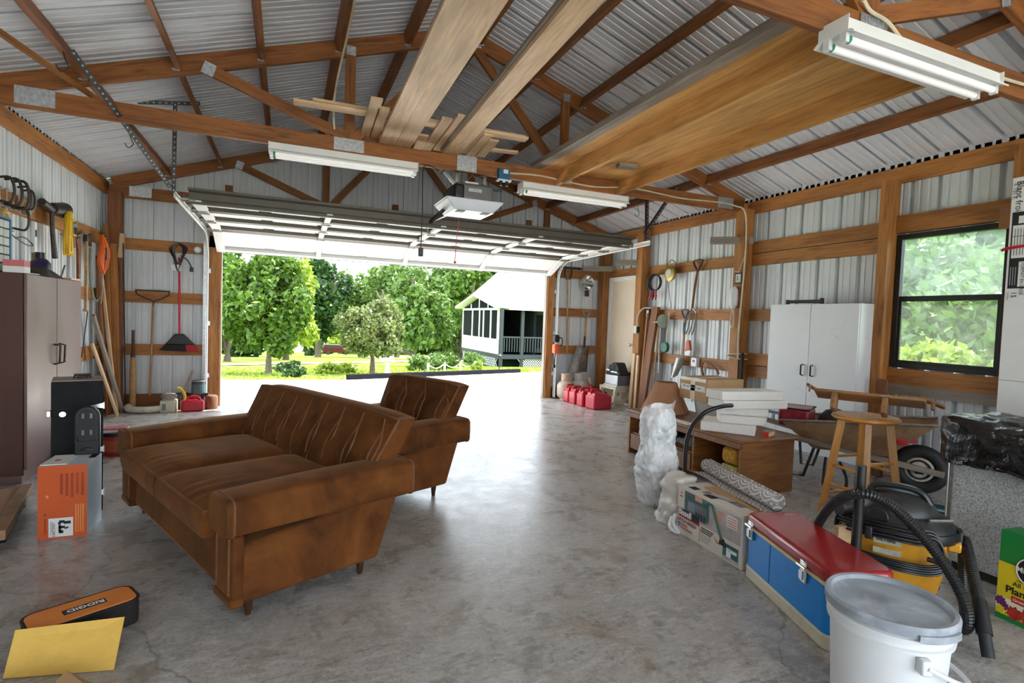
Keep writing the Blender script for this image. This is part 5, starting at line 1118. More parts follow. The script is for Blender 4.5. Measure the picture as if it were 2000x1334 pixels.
def sack(sx, sy_, h_, amp, seed, n=40, m_=26, p=3.2, sc=9, taper=.25):
    b = B()
    def f(u, v):
        th = 2*math.pi*u; c_, s_ = math.cos(th), math.sin(th); k = (abs(c_)**p+abs(s_)**p)**(-1/p)
        a_ = v*math.pi/2; w_ = 1 if v < .55 else math.cos((v-.55)/.45*math.pi/2)**.45
        z = h_*min(1, v/.62) if v < .62 else h_*(1+.06*math.sin((v-.62)/.38*math.pi/2))
        x, y = sx*k*c_*w_*(1-taper*z/h_), sy_*k*s_*w_*(1-taper*z/h_)
        q = Vector((x*sc, y*sc, z*sc+seed)); d_ = amp*(abs(mnoise.noise(q))*1.6+.6*abs(mnoise.noise(q*2.3))-.5)
        r_ = math.hypot(x, y)+1e-6; return (x*(1+d_/max(r_, .05)), y*(1+d_/max(r_, .05)), max(0, z+d_*(.3 if v > .05 else 0)))
    return b.grid(f, n, m_)
P('bag_body', sack(.13, .12, .30, .035, 3.3), mat('cream bag plastic', (.66, .62, .55), .4, 0, .05, 8), t, smooth=True, angle=180)
text('DAV', .05, (-.150, .06, .09), (.0, -1, 0), (0, 0, 1), INK, t, sx=.8)
P('bag_handle', B().tube(crv([(-.13, -.12, .08), (-.17, -.15, .03), (-.14, -.20, .01), (-.16, -.17, .06), (-.12, -.13, .1)], 6), .012, 6), WHITEP, t, smooth=True)
# rug roll
def rugmat():
    m, t, b = nt('patterned rug'); v = tc(t, (1, 1, 1), False)
    w1 = t.nodes.new('ShaderNodeTexVoronoi'); w1.inputs['Scale'].default_value = 9; w1.inputs['Randomness'].default_value = 0; t.links.new(v, w1.inputs['Vector'])
    mm = t.nodes.new('ShaderNodeMath'); mm.operation = 'MULTIPLY'; mm.inputs[1].default_value = 34; t.links.new(w1.outputs['Distance'], mm.inputs[0])
    sn = t.nodes.new('ShaderNodeMath'); sn.operation = 'SINE'; t.links.new(mm.outputs[0], sn.inputs[0])
    t.links.new(ramp(t, sn.outputs[0], [(.35, (.36, .32, .29)), (.65, (.72, .70, .67))]), b.inputs['Base Color']); b.inputs['Roughness'].default_value = .9
    bump(t, b, noise(t, v, 250, 2), .5, .003); return m
RUGM = rugmat()
t = T('rolled_rug', 'rolled cream and grey patterned rug on the carton', 'rug', (2.62, 2.50, .30), math.atan2(-.75, -.19))
sp = []
for k in range(90):
    a_ = k/90*2*math.pi*3.2; r_ = .014+.036*k/90; sp.append((r_*math.cos(a_), .062+r_*math.sin(a_)))
n = len(sp); b = B(); b.add([(-.39, y, z) for y, z in sp]+[(.39, y, z) for y, z in sp], [(i, i+1, n+i+1, n+i) for i in range(n-1)])
o = P('roll', b, RUGM, t, smooth=True, angle=180); md = o.modifiers.new('thick', 'SOLIDIFY'); md.thickness = .009
P('loose_end', B().grid(lambda u, v: (-.39+.78*u, .05-.14*v if True else 0, .012+.004*math.sin(9*u)), 12, 3), RUGM, t, smooth=True); t.children[-1].modifiers.new('thick', 'SOLIDIFY').thickness = .007
# cooler
t = T('cooler', 'blue metal cooler with red lid and cream base', 'cooler', (2.315, 1.745, 0), math.atan2(.66, .23))
def rpoly(L, W_, r): return rr(L, W_, r, 5)
BLU = dirty('blue cooler enamel', (.003, .24, .70), (.03, .05, .08), .32, 0, .8, 9, .70, .76); CREAMP = dirty('aged cream plastic', (.66, .60, .45), (.42, .34, .2), .5, 0, .5, 7)
P('base', B().prism(rpoly(.70, .295, .05), 'z', 0, .065), CREAMP, t, bev=.008); P('shell', B().prism(rpoly(.69, .285, .05), 'z', .065, .265), BLU, t, bev=.002)
P('gasket', B().prism(rpoly(.70, .295, .052), 'z', .265, .28), mat('cream gasket', (.72, .55, .32), .5), t, bev=.003); P('lid', B().prism(rpoly(.705, .30, .055), 'z', .28, .342), REDP, t, bev=.02, seg=4)
P('side_seam', B().bx(.10, .104, .1425, .1445, .07, .262), mat('dark blue seam', (.004, .10, .3), .4), t)
for x in (.28, -.18):
    lt = P('latch', B().bx(x-.022, x+.022, .146, .156, .215, .31), CHROME, t, bev=.004); P('latch_barrel', B().cyl((x-.03, .16, .285), (x+.03, .16, .285), .009).bx(x-.012, x+.012, .156, .166, .23, .27), CHROME, lt, smooth=True)
P('recessed_grip', B().bx(-.12, .06, .1475, .150, .015, .045), CREAMP, t, bev=.003)
for x in (-.2, .22): P('hinge_plate', B().bx(x-.03, x+.03, -.155, -.148, .25, .30), CREAMP, t)
tag(P('wood_paddle', B().bx(2.55, 2.66, 1.78, 1.81, .0, .35), PALE, bev=.004), 'pale wood strip standing behind the cooler', 'strip')
# bucket
t = T('bucket', 'white plastic bucket with grey lid at the bottom right', 'bucket', (1.967, 1.175, 0), 0)
P('bucket_body', B().lathe([(.155, 0), (.16, .005), (.176, .30), (.186, .30), (.188, .312), (.179, .315), (.180, .338), (.191, .338), (.192, .35), (.183, .353), (.184, .372), (.175, .372)], n=56), WHITEP, t, smooth=True, angle=35)
GLID = dirty('grey lid plastic', (.30, .33, .37), (.52, .55, .60), .4, 0, .7, 7, .5, .65)
P('lid', B().lathe([(.192, .358), (.196, .36), (.197, .385), (.190, .395), (.178, .393), (.172, .380), (.165, .378), (.02, .378), (.012, .381), (.0001, .381)], n=56), GLID, t, smooth=True, angle=35)
P('lid_tab', B().add([(.19*math.cos(a_)+.0, .19*math.sin(a_), z) for z in (.352, .375) for a_ in [math.radians(d_) for d_ in range(235, 285, 5)]]+[(.206*math.cos(a_), .206*math.sin(a_), z) for z in (.352, .375) for a_ in [math.radians(d_) for d_ in range(235, 285, 5)]], [(20+i, 21+i, 31+i, 30+i) for i in range(9)]+[(10+i, 11+i, 31+i, 30+i) for i in range(9)]), GLID, t)
for th in (-2.05, 1.09):
    c_, s_ = math.cos(th), math.sin(th); P('handle_lug', B().ob((c_*.19, s_*.19, .272), (c_, s_, 0), (-s_, c_, 0), Z_, .035, .035, .05), WHITEP, t, bev=.006)
a0 = Vector((math.cos(-2.05)*.205, math.sin(-2.05)*.205, .275)); a1 = Vector((math.cos(1.09)*.205, math.sin(1.09)*.205, .275)); nrm_ = Vector((math.cos(-1.92), math.sin(-1.92), 0))
hp_ = [a0+(a1-a0)*(1-math.cos(math.pi*k/14))/2+(nrm_*-.0+Vector((.75, .10, -.66)).normalized()*.0)+(Vector((math.cos(-.48), math.sin(-.48), -.5)).normalized()*.26*math.sin(math.pi*k/14)) for k in range(15)]
P('bail_handle', B().tube(hp_, .008, 8), WHITEP, t, smooth=True)
# bar stool
t = T('bar_stool', 'honey wood bar stool with round seat', 'stool', (3.62, 2.39, 0), math.atan2(2.39, 3.62))
P('seat', B().lathe([(.15, .725), (.185, .728), (.20, .742), (.20, .752), (.19, .762), (.10, .758), (.0001, .756)], n=36), STOOLW, t, smooth=True)
for k in range(4):
    th = k*math.pi/2+.12; c_, s_ = math.cos(th), math.sin(th)
    lg = board('leg', Vector((0, 0, 0)), Vector((0, 0, 1)), .045, .035, STOOLW, None); lg.parent = t
    p, q = Vector((c_*.235, s_*.235, 0)), Vector((c_*.135, s_*.135, .73)); x = (q-p).normalized(); y = Vector((-s_, c_, 0)); z = x.cross(y)
    lg.matrix_basis = Matrix.Translation((p+q)/2) @ Matrix((x, y, z)).transposed().to_4x4() @ Matrix.Diagonal(((q-p).length, 1, 1, 1))
    for hz in ((.20, .46) if k % 2 == 0 else (.27, .40)):
        th2 = th+math.pi/2; f_ = .235-.10*hz/.73; P('rung', B().cyl((c_*f_, s_*f_, hz), (math.cos(th2)*f_, math.sin(th2)*f_, hz), .011, n=10), STOOLW, t, smooth=True)
# wooden rack on the stool
RACKW = wood('dark stained rack', (.40, .19, .07), (.20, .08, .025), .4, .05)
t = T('wood_rack', 'stained wooden rack with two feet resting on the stool', 'rack', (3.60, 2.37, .764), math.atan2(2.39, 3.62)-math.pi/2-.10)
def rb(name, c, sx, sy_, sz, rx=0, ry=0): 
    o = finish(link(name, B().bx(-sx/2, sx/2, -sy_/2, sy_/2, -sz/2, sz/2).mesh(name), t), RACKW, bev=.006); o.matrix_basis = Matrix.Translation(c) @ Matrix.Rotation(ry, 4, 'Y') @ Matrix.Rotation(rx, 4, 'X'); return o
t.matrix_basis = t.matrix_basis @ Matrix.Translation((0, -.05, .03)) @ Matrix.Rotation(-.40, 4, 'X')
rb('plank', (0, 0.02, .105), .62, .17, .022)
for x in (-.185, .10): f_ = rb('foot', (x, -.02, .04), .034, .10, .11); P('screw_plate', B().bx(-.02, .03, -.07, -.03, .0545, .058), CHROME, f_)
rb('end_arm', (-.32, .03, .135), .12, .05, .018, 0, .5); rb('end_arm', (.34, .03, .12), .14, .06, .018, 0, .35); rb('peg', (-.345, -.02, .12), .012, .012, .05); rb('peg', (.345, .0, .09), .02, .02, .06)
# ------------------------------------------------------------------ wheelbarrow
RUST = dirty('rusty wheelbarrow steel', (.36, .22, .12), (.16, .07, .03), .6, .2, .8, 5, .4, .65)
t = T('wheelbarrow', 'rusty wheelbarrow with a fat black tyre by the wall', 'wheelbarrow', (4.90, 2.76, 0), math.atan2(.87, -.48))
# local x: from wheel towards the handles
P('tyre', B().torus((0, 0, .2), (0, 1, 0), .145, .058, 32, 12), BLKR, t, smooth=True)
wh = P('rim', B().tube([(0, -.035, .2), (0, -.03, .2), (0, .03, .2), (0, .035, .2)], [.10, .112, .112, .10], 24), dirty('rusty white rim', (.62, .60, .53), (.30, .12, .04), .45, .1, .8, 6, .45, .6), t, smooth=True)
P('hub', B().cyl((0, -.07, .2), (0, .07, .2), .028).torus((0, .04, .2), (0, 1, 0), .075, .008, 24, 6), IRON, wh, smooth=True)
xs = ((.12, .50, .35), (.98, .50, .46))
fl_ = [(.22, -.16, .29), (.76, -.19, .27), (.76, .19, .27), (.22, .16, .29)]; tp_ = [(-.10, -.25, .61), (1.02, -.29, .50), (1.02, .29, .50), (-.10, .25, .61)]
P('tray', B().add(fl_+tp_, [(3, 2, 1, 0), (0, 1, 5, 4), (1, 2, 6, 5), (2, 3, 7, 6), (3, 0, 4, 7)]), RUST, t); t.children[-1].modifiers.new('thick', 'SOLIDIFY').thickness = .006
P('tray_rim', B().tube([Vector(p) for p in tp_], .012, 8, True), STEEL, t, smooth=True)
for s_ in (-1, 1):
    board('handle_rail', wmx(t) @ Vector((-.16, s_*.075, .195)), wmx(t) @ Vector((1.25, s_*.27, .40)), .045, .035, GREYW, t)
    P('leg', B().tube([(.75, s_*.22, .28), (.82, s_*.24, .02), (.92, s_*.24, .02), (.95, s_*.24, .32)], .013, 8), IRON, t, smooth=True)
    P('axle_bracket', B().bx(-.03, .03, s_*.07-.004, s_*.07+.004, .17, .23), IRON, t)
# things in the tray
def intray(u, v, z): return wmx(bpy.data.objects['wheelbarrow']) @ Vector((u, v, z))
t2 = T('red_bag', 'red quilted bag in clear plastic in the wheelbarrow tray', 'bag', intray(.93, .05, .44), math.atan2(.87, -.48)); P('bag_body', B().bx(-.13, .13, -.16, .16, 0, .17), mat('dark red quilt', (.28, .012, .03), .25, 0, .5, 22, .5), t2, bev=.03, seg=3); P('zip_edge', B().tube([(-.13, -.16, .165), (.13, -.16, .165), (.13, .16, .165), (-.13, .16, .165)], .006, 6, True), INK, t2)
o = fold('red_cloth', 'red cloth bundle at the front of the wheelbarrow tray', 'cloth', intray(.22, .05, .42), .30, .34, .17, mat('bright red cloth', (.50, .015, .03), .5), .3, 12)
t2 = T('rounded_case', 'rounded black case with a white band in the wheelbarrow tray', 'case', intray(.62, .04, .40)); P('dome', B().lathe([(.15, 0), (.155, .06), (.13, .15), (.08, .21), (.001, .235)], n=24), INK, t2, smooth=True); P('white_band', B().lathe([(.156, .05), (.152, .085)], n=24), WHITEP, t2, smooth=True)
t2 = T('blue_tarp', 'folded blue-grey tarp in the wheelbarrow tray', 'tarp', intray(.40, .0, .42), .2); P('fold_layer', B().bx(-.12, .12, -.15, .15, 0, .09), mat('blue grey tarp', (.16, .22, .28), .5), t2, bev=.02, seg=3); P('fold_layer', B().bx(-.11, .11, -.14, .14, .09, .15), mat('pink tarp', (.5, .1, .16), .5), t2, bev=.02, seg=3)
tag(P('black_tube_loop', B().tube(crv([(4.22, 3.10, .26), (4.18, 3.08, .12), (4.12, 3.02, .03), (4.2, 2.92, .03), (4.32, 2.98, .10), (4.40, 3.10, .2)], 8), .012, 8), BLKR, smooth=True), 'loop of black cable on the floor behind the stool', 'cable')
# ------------------------------------------------------------------ shop vacuum
VY = dirty('yellow vacuum tank', (.66, .30, .015), (.30, .14, .02), .42, 0, .5, 6, .5, .75); VB = dirty('dusty black plastic', (.018, .018, .019), (.10, .095, .085), .42, 0, .5, 7, .45, .75)
t = T('shop_vacuum', 'yellow and black wet-dry shop vacuum', 'vacuum', (2.86, 1.70, 0), math.atan2(-1.70, -2.86))
# local +x towards camera, +y to the right in the picture
P('tank', B().lathe([(.165, .06), (.18, .08), (.195, .16), (.222, .34), (.228, .37), (.21, .375)], n=40), VY, t, smooth=True, angle=30)
P('tank_lip', B().bx(-.08, .10, .20, .25, .31, .355), VY, t, bev=.008)
P('head', B().lathe([(.232, .345), (.236, .36), (.230, .385), (.195, .43), (.155, .445), (.15, .46), (.14, .49), (.10, .52), (.05, .535), (.001, .537)], n=40, sy_=1.06), VB, t, smooth=True, angle=35)
P('collar_band', B().lathe([(.237, .345), (.24, .355), (.24, .385), (.237, .392)], n=40, sy_=1.05), BLACK, t, smooth=True)
P('top_handle', B().tube(crv([(.02, -.12, .50), (.02, -.10, .545), (.02, .0, .56), (.02, .09, .545), (.02, .13, .49)], 6), .016, 8, flat=1.4), BLACK, t, smooth=True)
P('filter_knob', B().cyl((.165, -.07, .43), (.205, -.075, .435), .045, n=20), BLACK, t, bev=.004)
P('intake_port', B().cyl((.10, -.18, .43), (.16, -.24, .43), .04), BLACK, t, smooth=True); P('side_latch', B().bx(-.02, .06, .235, .255, .30, .40), BLACK, t, bev=.006)
P('vent_grille', B().ob((.10, .165, .44), (.5, -.6, 0), (.4, .4, .6), (.3, .3, -.5), .12, .03, .01), STEEL, t)
P('spec_label', B().ob((.222, -.03, .335), (.0, 1, 0), X_, (.12, 0, 1), .11, .004, .036), mat('aged label', (.45, .42, .33), .6, 0, .2, 30), t); text('FILTERS', .022, (.227, -.072, .338), (0, 1, 0), (.12, 0, 1), INK, t, bold=.0006); P('spec_label', B().ob((.214, -.03, .28), (.0, 1, 0), X_, (.12, 0, 1), .11, .004, .03), MATS['aged label'], t)
for k in range(4):
    th = math.pi/4+k*math.pi/2; c_, s_ = math.cos(th), math.sin(th)
    cs = P('caster_arm', B().ob((c_*.19, s_*.19, .075), (c_, s_, 0), (-s_, c_, 0), Z_, .10, .07, .05), BLACK, t, bev=.012); P('caster_wheel', B().cyl((c_*.225-s_*.018, s_*.225+c_*.018, .035), (c_*.225+s_*.018, s_*.225-c_*.018, .035), .035, n=16), BLKR, cs, smooth=True)
cc = B()
for k in range(6):
    r_ = .255+.007*(k % 3); dz = .008*k
    P('cord_coil', B().tube(crv([(r_*math.cos(a_), r_*math.sin(a_)*1.0, .425-dz*.6-.03*(1-math.cos(a_*1.6))-dz) for a_ in (-1.15, -.7, -.25, .25, .62)]+[((r_+.02)*math.cos(.72), (r_+.02)*math.sin(.72), .30-dz)]+[((r_+.015)*math.cos(a_), (r_+.015)*math.sin(a_), .265-dz*.9) for a_ in (.5, .1, -.4, -.9)]+[(r_*math.cos(-1.25), r_*math.sin(-1.25), .335-dz)]+[(r_*math.cos(-1.15), r_*math.sin(-1.15), .41-dz*1.6)], 5), .0058, 6), BLACK, t, smooth=True)
P('cord_hook', B().bx(.235, .275, -.12, -.09, .34, .40), BLACK, t, bev=.006); P('plug', B().cyl((.275, .12, .31), (.27, .20, .30), .011), BLACK, t, smooth=True)
def hose(pts, r=.024):
    q = crv(pts, 14); L_ = [0]
    for a_, b_ in zip(q, q[1:]): L_.append(L_[-1]+(b_-a_).length)
    n_ = int(L_[-1]/.006); out = []; rs = []; j = 0
    for i in range(n_+1):
        s_ = L_[-1]*i/n_
        while j < len(q)-2 and L_[j+1] < s_: j += 1
        u_ = (s_-L_[j])/max(1e-6, L_[j+1]-L_[j]); out.append(q[j].lerp(q[j+1], u_)); rs.append(r*(1.0 if i % 2 else .88))
    return B().tube(out, rs, 12)
t = T('vacuum_hose', 'ribbed black vacuum hose arching over the vacuum', 'hose', (2.66, 1.20, 0))
tr = Matrix.Translation((-2.66, -1.20, 0))
def hp2(name, b, m, **k): b.v = [tuple(Vector(v)-Vector((2.66, 1.20, 0))) for v in b.v]; return P(name, b, m, t, **k)
hp2('ribbed_hose', hose([(2.62, 2.02, .10), (2.54, 1.90, .30), (2.46, 1.76, .48), (2.43, 1.61, .585), (2.505, 1.52, .556), (2.58, 1.427, .444), (2.629, 1.347, .324), (2.65, 1.285, .20), (2.668, 1.28, .10), (2.72, 1.34, .05), (2.84, 1.37, .05), (2.96, 1.44, .08)]), BLACK, smooth=True, angle=20)
hp2('ribbed_hose', hose([(2.96, 1.44, .08), (3.06, 1.50, .20), (3.05, 1.50, .33), (2.93, 1.42, .31), (2.83, 1.345, .245), (2.745, 1.28, .186)]), BLACK, smooth=True, angle=20)
hp2('cuff', B().tube([(2.75, 1.283, .192), (2.70, 1.245, .14), (2.668, 1.219, .098)], [.027, .028, .028], 14), BLACK, smooth=True); hp2('nozzle_end', B().tube([(2.672, 1.222, .104), (2.645, 1.19, .022)], .0225, 14), BLKR, smooth=True)
tag(P('vacuum_wand', B().tube([(2.50, 1.66, .0), (2.485, 1.645, .70)], .0215, 14), BLACK, smooth=True), 'straight black vacuum wand standing behind the cooler', 'wand')
# ------------------------------------------------------------------ grey cabinet, black plastic, plant food, tube carton
def speck():
    m, t, b = nt('speckled grey laminate'); v = tc(t, rnd=False)
    t.links.new(ramp(t, noise(t, v, 160, 3), [(.35, (.20, .20, .19)), (.5, (.42, .42, .41)), (.65, (.58, .57, .56))]), b.inputs['Base Color']); b.inputs['Roughness'].default_value = .6; return m
t = T('grey_cabinet', 'speckled grey cabinet under black plastic at right', 'cabinet', (3.74, 1.30, 0))
SPK = speck(); P('carcass', B().bx(-.26, .26, -.60, .50, .055, .62), SPK, t, bev=.004); P('kick_plate', B().bx(-.23, .25, -.58, .48, 0, .055), INK, t); P('edge_strip', B().bx(-.266, -.26, .485, .50, .055, .62), STEEL, t); P('hinge_pin', B().cyl((-.255, .512, .1), (-.255, .512, .6), .006), CHROME, t)
def plastic(name, base, rough):
    m, t, b = nt(name); v = tc(t, rnd=False); n1 = noise(t, v, 7, 6, 1.5, .6); n2 = noise(t, v, 22, 5, .8)
    b.inputs['Base Color'].default_value = (*base, 1); b.inputs['Roughness'].default_value = rough; b.inputs['Specular IOR Level'].default_value = .75
    bump(t, b, mixc(t, .35, n1, n2), .55, .03); return m
t = T('black_plastic_sheet', 'shiny black plastic sheeting heaped over the grey cabinet', 'plastic sheet', (3.70, 1.36, .63))
def drape(u, v):
    th = 2*math.pi*u; c_, s_ = math.cos(th), math.sin(th); p = 4.5; k = (abs(c_)**p+abs(s_)**p)**(-1/p)
    if v < .5: w_, z = 1.0, -.05+.24*v/.5
    else: a_ = (v-.5)/.5*math.pi/2; w_, z = math.cos(a_)**.55, .19+.05*math.sin(a_)
    x, y = .315*k*c_*w_, .50*k*s_*w_
    q = Vector((x*7, y*7, z*9)); n1 = 1-2*abs(mnoise.noise(q+Vector((3, 1, 2)))); n2 = 1-2*abs(mnoise.noise(q*2.2)); n3 = mnoise.noise(q*.45)
    d_ = .030*n1+.016*n2+.07*n3
    zz = z+d_*.55
    if v < .06: zz += .06*mnoise.noise(Vector((x*5, y*5, 7)))-.03*max(0, -s_)*max(0, -c_)
    return (x*(1+d_*1.1), y*(1+d_*.8), zz)
P('heaped_sheet', B().grid(drape, 200, 60), plastic('black polythene', (.003, .003, .0035), .13), t, smooth=True, angle=180)
P('hanging_corner', B().grid(lambda u, v: (-.335-.03*abs(mnoise.noise(Vector((u*4, v*5, 2))))-.015*math.sin(9*u+4*v), -.10-.32*u+.04*v, -.02-.26*v*(.05+.95*u)), 30, 24), bpy.data.materials['black polythene'], t, smooth=True, angle=180)
tag(P('teal_bin', B().lathe([(.07, 0), (.085, .26), (.09, .26), (.075, .24)], (3.72, 1.98, 0), 18), mat('teal plastic', (.02, .20, .24), .4), smooth=True), 'teal plastic bin behind the grey cabinet', 'bin')
t = T('plant_food_box', 'green and yellow plant food box at the right edge', 'box', (3.13, 1.395, 0), -.12)
YEL = mat('yellow carton print', (.80, .62, .02), .4, 0, .03, 4); GRC = mat('green carton print', (.01, .24, .05), .4, 0, .05, 4)
P('carton', B().bx(0, .12, -.34, 0, 0, .42), GRC, t, bev=.002); U = Vector((0, -1, 0))
patch('yellow_panel', (0, 0, .02), U, Z_, .34, .25, YEL, t, .001); P('white_fade', B().ob((-.0015, -.17, .075), Y_, X_, Z_, .34, .001, .06), mat('cream print', (.80, .76, .55), .4), t); patch('green_foot', (0, 0, 0), U, Z_, .34, .025, GRC, t, .0016)
P('brand_disc', B().cyl((-.001, -.135, .262), (-.0035, -.135, .262), .062, n=28), INK, t); P('brand_ring', B().torus((-.003, -.135, .262), (1, 0, 0), .063, .003, 28, 5), INKW, t)
text('Miracle-Gro', .034, (-.0042, -.072, .262), U, Z_, INKW, t, bold=.0008); text('WATER SOLUBLE', .010, (-.0022, -.075, .205), U, Z_, INK, t)
text('All Purpose', .030, (-.0022, -.062, .185), U, Z_, INK, t); text('Plant Food', .047, (-.0022, -.035, .150), U, Z_, INK, t, bold=.0008); patch('red_banner', (-.001, -.06, .098), U, Z_, .2, .03, INKR, t, .0015); text('Grows Bigger', .019, (-.0030, -.067, .113), U, Z_, INKW, t)
for k, (u_, v_, r_, mm) in enumerate(((.018, .085, .026, mat('purple flowers', (.13, .02, .14), .5, 0, .5, 60)), (.035, .065, .022, mat('purple flowers', (.13, .02, .14), .5)), (.02, .045, .022, YEL), (.075, .05, .035, mat('red flowers', (.45, .03, .02), .5, 0, .4, 60)), (.13, .055, .04, mat('red flowers', (.45, .03, .02), .5)))):
    P('flower_picture', B().add([(-.0022-.0003*k, -u_+r_*(1 if j % 2 else .7)*math.cos(j*math.pi/9), v_+r_*(1 if j % 2 else .7)*math.sin(j*math.pi/9)) for j in range(18)]+[(-.001, -u_+r_*.8*math.cos(j*math.pi/9), v_+r_*.8*math.sin(j*math.pi/9)) for j in range(18)], [tuple(range(17, -1, -1))]+[(j, (j+1) % 18, 18+(j+1) % 18, 18+j) for j in range(18)]), mm, t)
t = T('lamp_tube_carton', 'tall white lamp tube carton standing at the right edge', 'box', (4.05, 1.875, 0), 0)
P('carton', B().bx(0, .22, -.30, 0, 0, 2.29), PAPER, t, bev=.003); U = Vector((0, -1, 0)); D_ = Vector((0, 0, -1))
patch('black_panel', (0, -.012, 1.62), U, Z_, .28, .46, INK, t, .001); patch('spec_table', (-.001, -.02, 1.80), U, Z_, .1, .20, PAPER, t, .0012); patch('format_band', (-.001, -.06, 1.63), U, Z_, .1, .15, PAPER, t, .0012)
for k in range(3): patch('table_rule', (-.002, -.02, 1.80+.066*k), U, Z_, .1, .003, INK, t, .0012)
for k in range(5): patch('table_text', (-.002, -.03-.014*k, 1.82), U, Z_, .004, .16, INKG, t, .0012)
patch('recycle_icon', (-.001, -.045, 2.01), U, Z_, .045, .045, PAPER, t, .0012)
def vt(s_, size, u_, z_, m, lift=-.002): return text(s_, size, (lift, -u_, z_), D_, (0, -1, 0), m, t)
vt('Blanc froid', .048, .040, 2.265, INK); vt('4 100 K', .030, .016, 2.255, INKG); vt('FORMAT EN GROS', .023, .080, 1.775, INK, -.0035); vt('15', .036, .045, 1.60, INK); vt('Lampes', .016, .018, 1.60, INKG); [patch('small_print', (-.001, -.02-.012*k, 1.64), U, Z_, .005, .11, INKG, t, .0012) for k in range(3)]
patch('seam_line', (-.0005, 0, 1.06), U, Z_, .3, .003, INKG, t, .001)
tag(P('red_strap', B().tube(crv([(4.04, 1.90, 1.855), (4.035, 1.86, 1.865), (4.04, 1.70, 1.88), (4.04, 1.58, 1.90)], 6), .009, 6), RED, smooth=True), 'red strap tied round the tall lamp carton', 'strap')
tag(P('brown_tag', B().bx(5.08, 5.10, 2.30, 2.42, 2.16, 2.32), mat('brown card', (.22, .09, .03), .6)), 'brown card hanging at the window corner', 'card')
# ------------------------------------------------------------------ right wall tools
xw = XR-.06
t = T('jumper_cables', 'coiled black jumper cables with red clamps by the door', 'cables', (xw, 6.74, 2.14))
for k in range(4): P('coil', B().torus((-.012*k, .004*k, -.17), (1, .1, 0), .115+.006*k, .009, 28, 6), BLACK, t, smooth=True)
for k, mm in enumerate((RED, INK, RED)): P('clamp', B().tube([(-.03, .06-.05*k, -.28), (-.03, .09-.07*k, -.38), (-.03, .12-.08*k, -.44)], [.010, .02, .008]), mm, t, smooth=True)
t = T('brass_reel', 'round brass reel with hanging wire on the right wall', 'reel', (xw, 6.38, 2.08)); P('disc', B().lathe([(.001, 0), (.10, 0), (.11, .02), (.11, .05), (.09, .06), (.001, .06)], n=28), mat('brass', (.40, .28, .09), .4, .7), t, smooth=True); t.children[0].matrix_basis = Matrix.Rotation(-math.pi/2, 4, 'Y'); P('face', B().cyl((-.062, 0, 0), (-.066, 0, 0), .065, n=24), mat('cream dial', (.60, .56, .42), .5), t); P('hanger', B().tube(crv([(-.02, -.08, .05), (-.02, -.1, .14), (-.02, 0, .2), (-.02, .09, .13), (-.02, .09, .05)], 5), .005, 6), IRON, t); P('wire', B().tube(crv([(-.03, .06, -.1), (-.03, 0, -.3), (-.03, -.05, -.48), (-.03, -.02, -.5)], 6), .004, 5), IRON, t)
t = T('garden_fork', 'garden fork with long brown handle hung tines down', 'fork', (xw+.01, 5.88, 1.60))
P('handle', B().tube(crv([(0, .05, -.04), (0, .02, .25), (0, -.02, .5)], 6), .016, 8), POST, t, smooth=True); P('d_grip', B().tube(crv([(0, -.02, .48), (0, .05, .58), (0, .05, .63), (0, -.10, .63), (0, -.09, .58), (0, -.02, .48)], 5), .013, 8), IRON, t, smooth=True); P('fork_head', B().tube(crv([(0, .13, -.10), (0, .09, -.05), (0, .05, -.03), (0, .0, -.05), (0, -.04, -.10)], 5), .011, 6), STEEL, t, smooth=True)
for k in range(4): P('tine', B().tube(crv([(0, .13-.057*k, -.09), (-.02, .145-.06*k, -.28), (-.05, .16-.06*k, -.40)], 5), [.009]*10+[.003], 6), STEEL, t, smooth=True)
def dshovel(label, loc, L_, bl, m, blue=None, nm='shovel'):
    t = T(nm, label, 'shovel', loc)
    P('handle', B().tube([(0, 0, -L_), (0, 0, -.12)], .017, 8), HANDLE, t, smooth=True)
    P('d_grip', B().tube(crv([(0, 0, -.13), (0, .055, -.04), (0, .055, .0), (0, -.055, .0), (0, -.055, -.04), (0, 0, -.13)], 5), .012, 8), blue or HANDLE, t, smooth=True)
    P('socket', B().tube(crv([(0, 0, -L_+.14), (0, .01, -L_-.06), (-.02, .03, -L_-.12)], 5), .02, 8), m, t, smooth=True)
    w_, h_ = bl
    P('blade', B().grid(lambda u, v: (-.02-.06*math.sin(math.pi*v)*0-.05*(1-(2*u-1)**2), (u-.5)*w_*(1-.35*max(0, v-.5)*2)+.04+.10*v, -L_-.08-h_*v-.04*(1-(2*u-1)**2)*v), 12, 10), m, t, smooth=True); t.children[-1].modifiers.new('thick', 'SOLIDIFY').thickness = .004
    return t
dshovel('small digging shovel with a blue collar on the right wall', (xw, 6.06, 1.55), .60, (.20, .26), STEEL, mat('blue steel', (.03, .09, .2), .4))
P('blue_collar', B().cyl((0, 0, -.32), (0, 0, -.18), .021), mat('blue steel', (.03, .09, .2), .4), bpy.data.objects['shovel'])
t = T('funnel', 'pale green plastic funnel hung on the right wall', 'funnel', (xw-.05, 6.52, 1.38)); fu = P('cone', B().lathe([(.008, 0), (.012, .10), (.10, .22), (.105, .23), (.095, .22)], n=24), mat('pale green plastic', (.38, .45, .36), .5), t, smooth=True); fu.matrix_basis = Matrix.Translation((0, .18, -.02)) @ Matrix.Rotation(math.pi/2-.1, 4, 'X')
t = T('round_scrubber', 'green disc on a long white stick on the right wall', 'scrubber', (xw, 6.43, 1.0)); P('disc', B().tube([(-.05, 0, 0), (0, 0, 0)], [.07, .075], 20), mat('green plastic', (.01, .14, .07), .45), t, smooth=True); P('stick', B().tube([(0, 0, .05), (.0, -.03, .52)], .012, 8), mat('cream stick', (.6, .58, .48), .5), t, smooth=True)
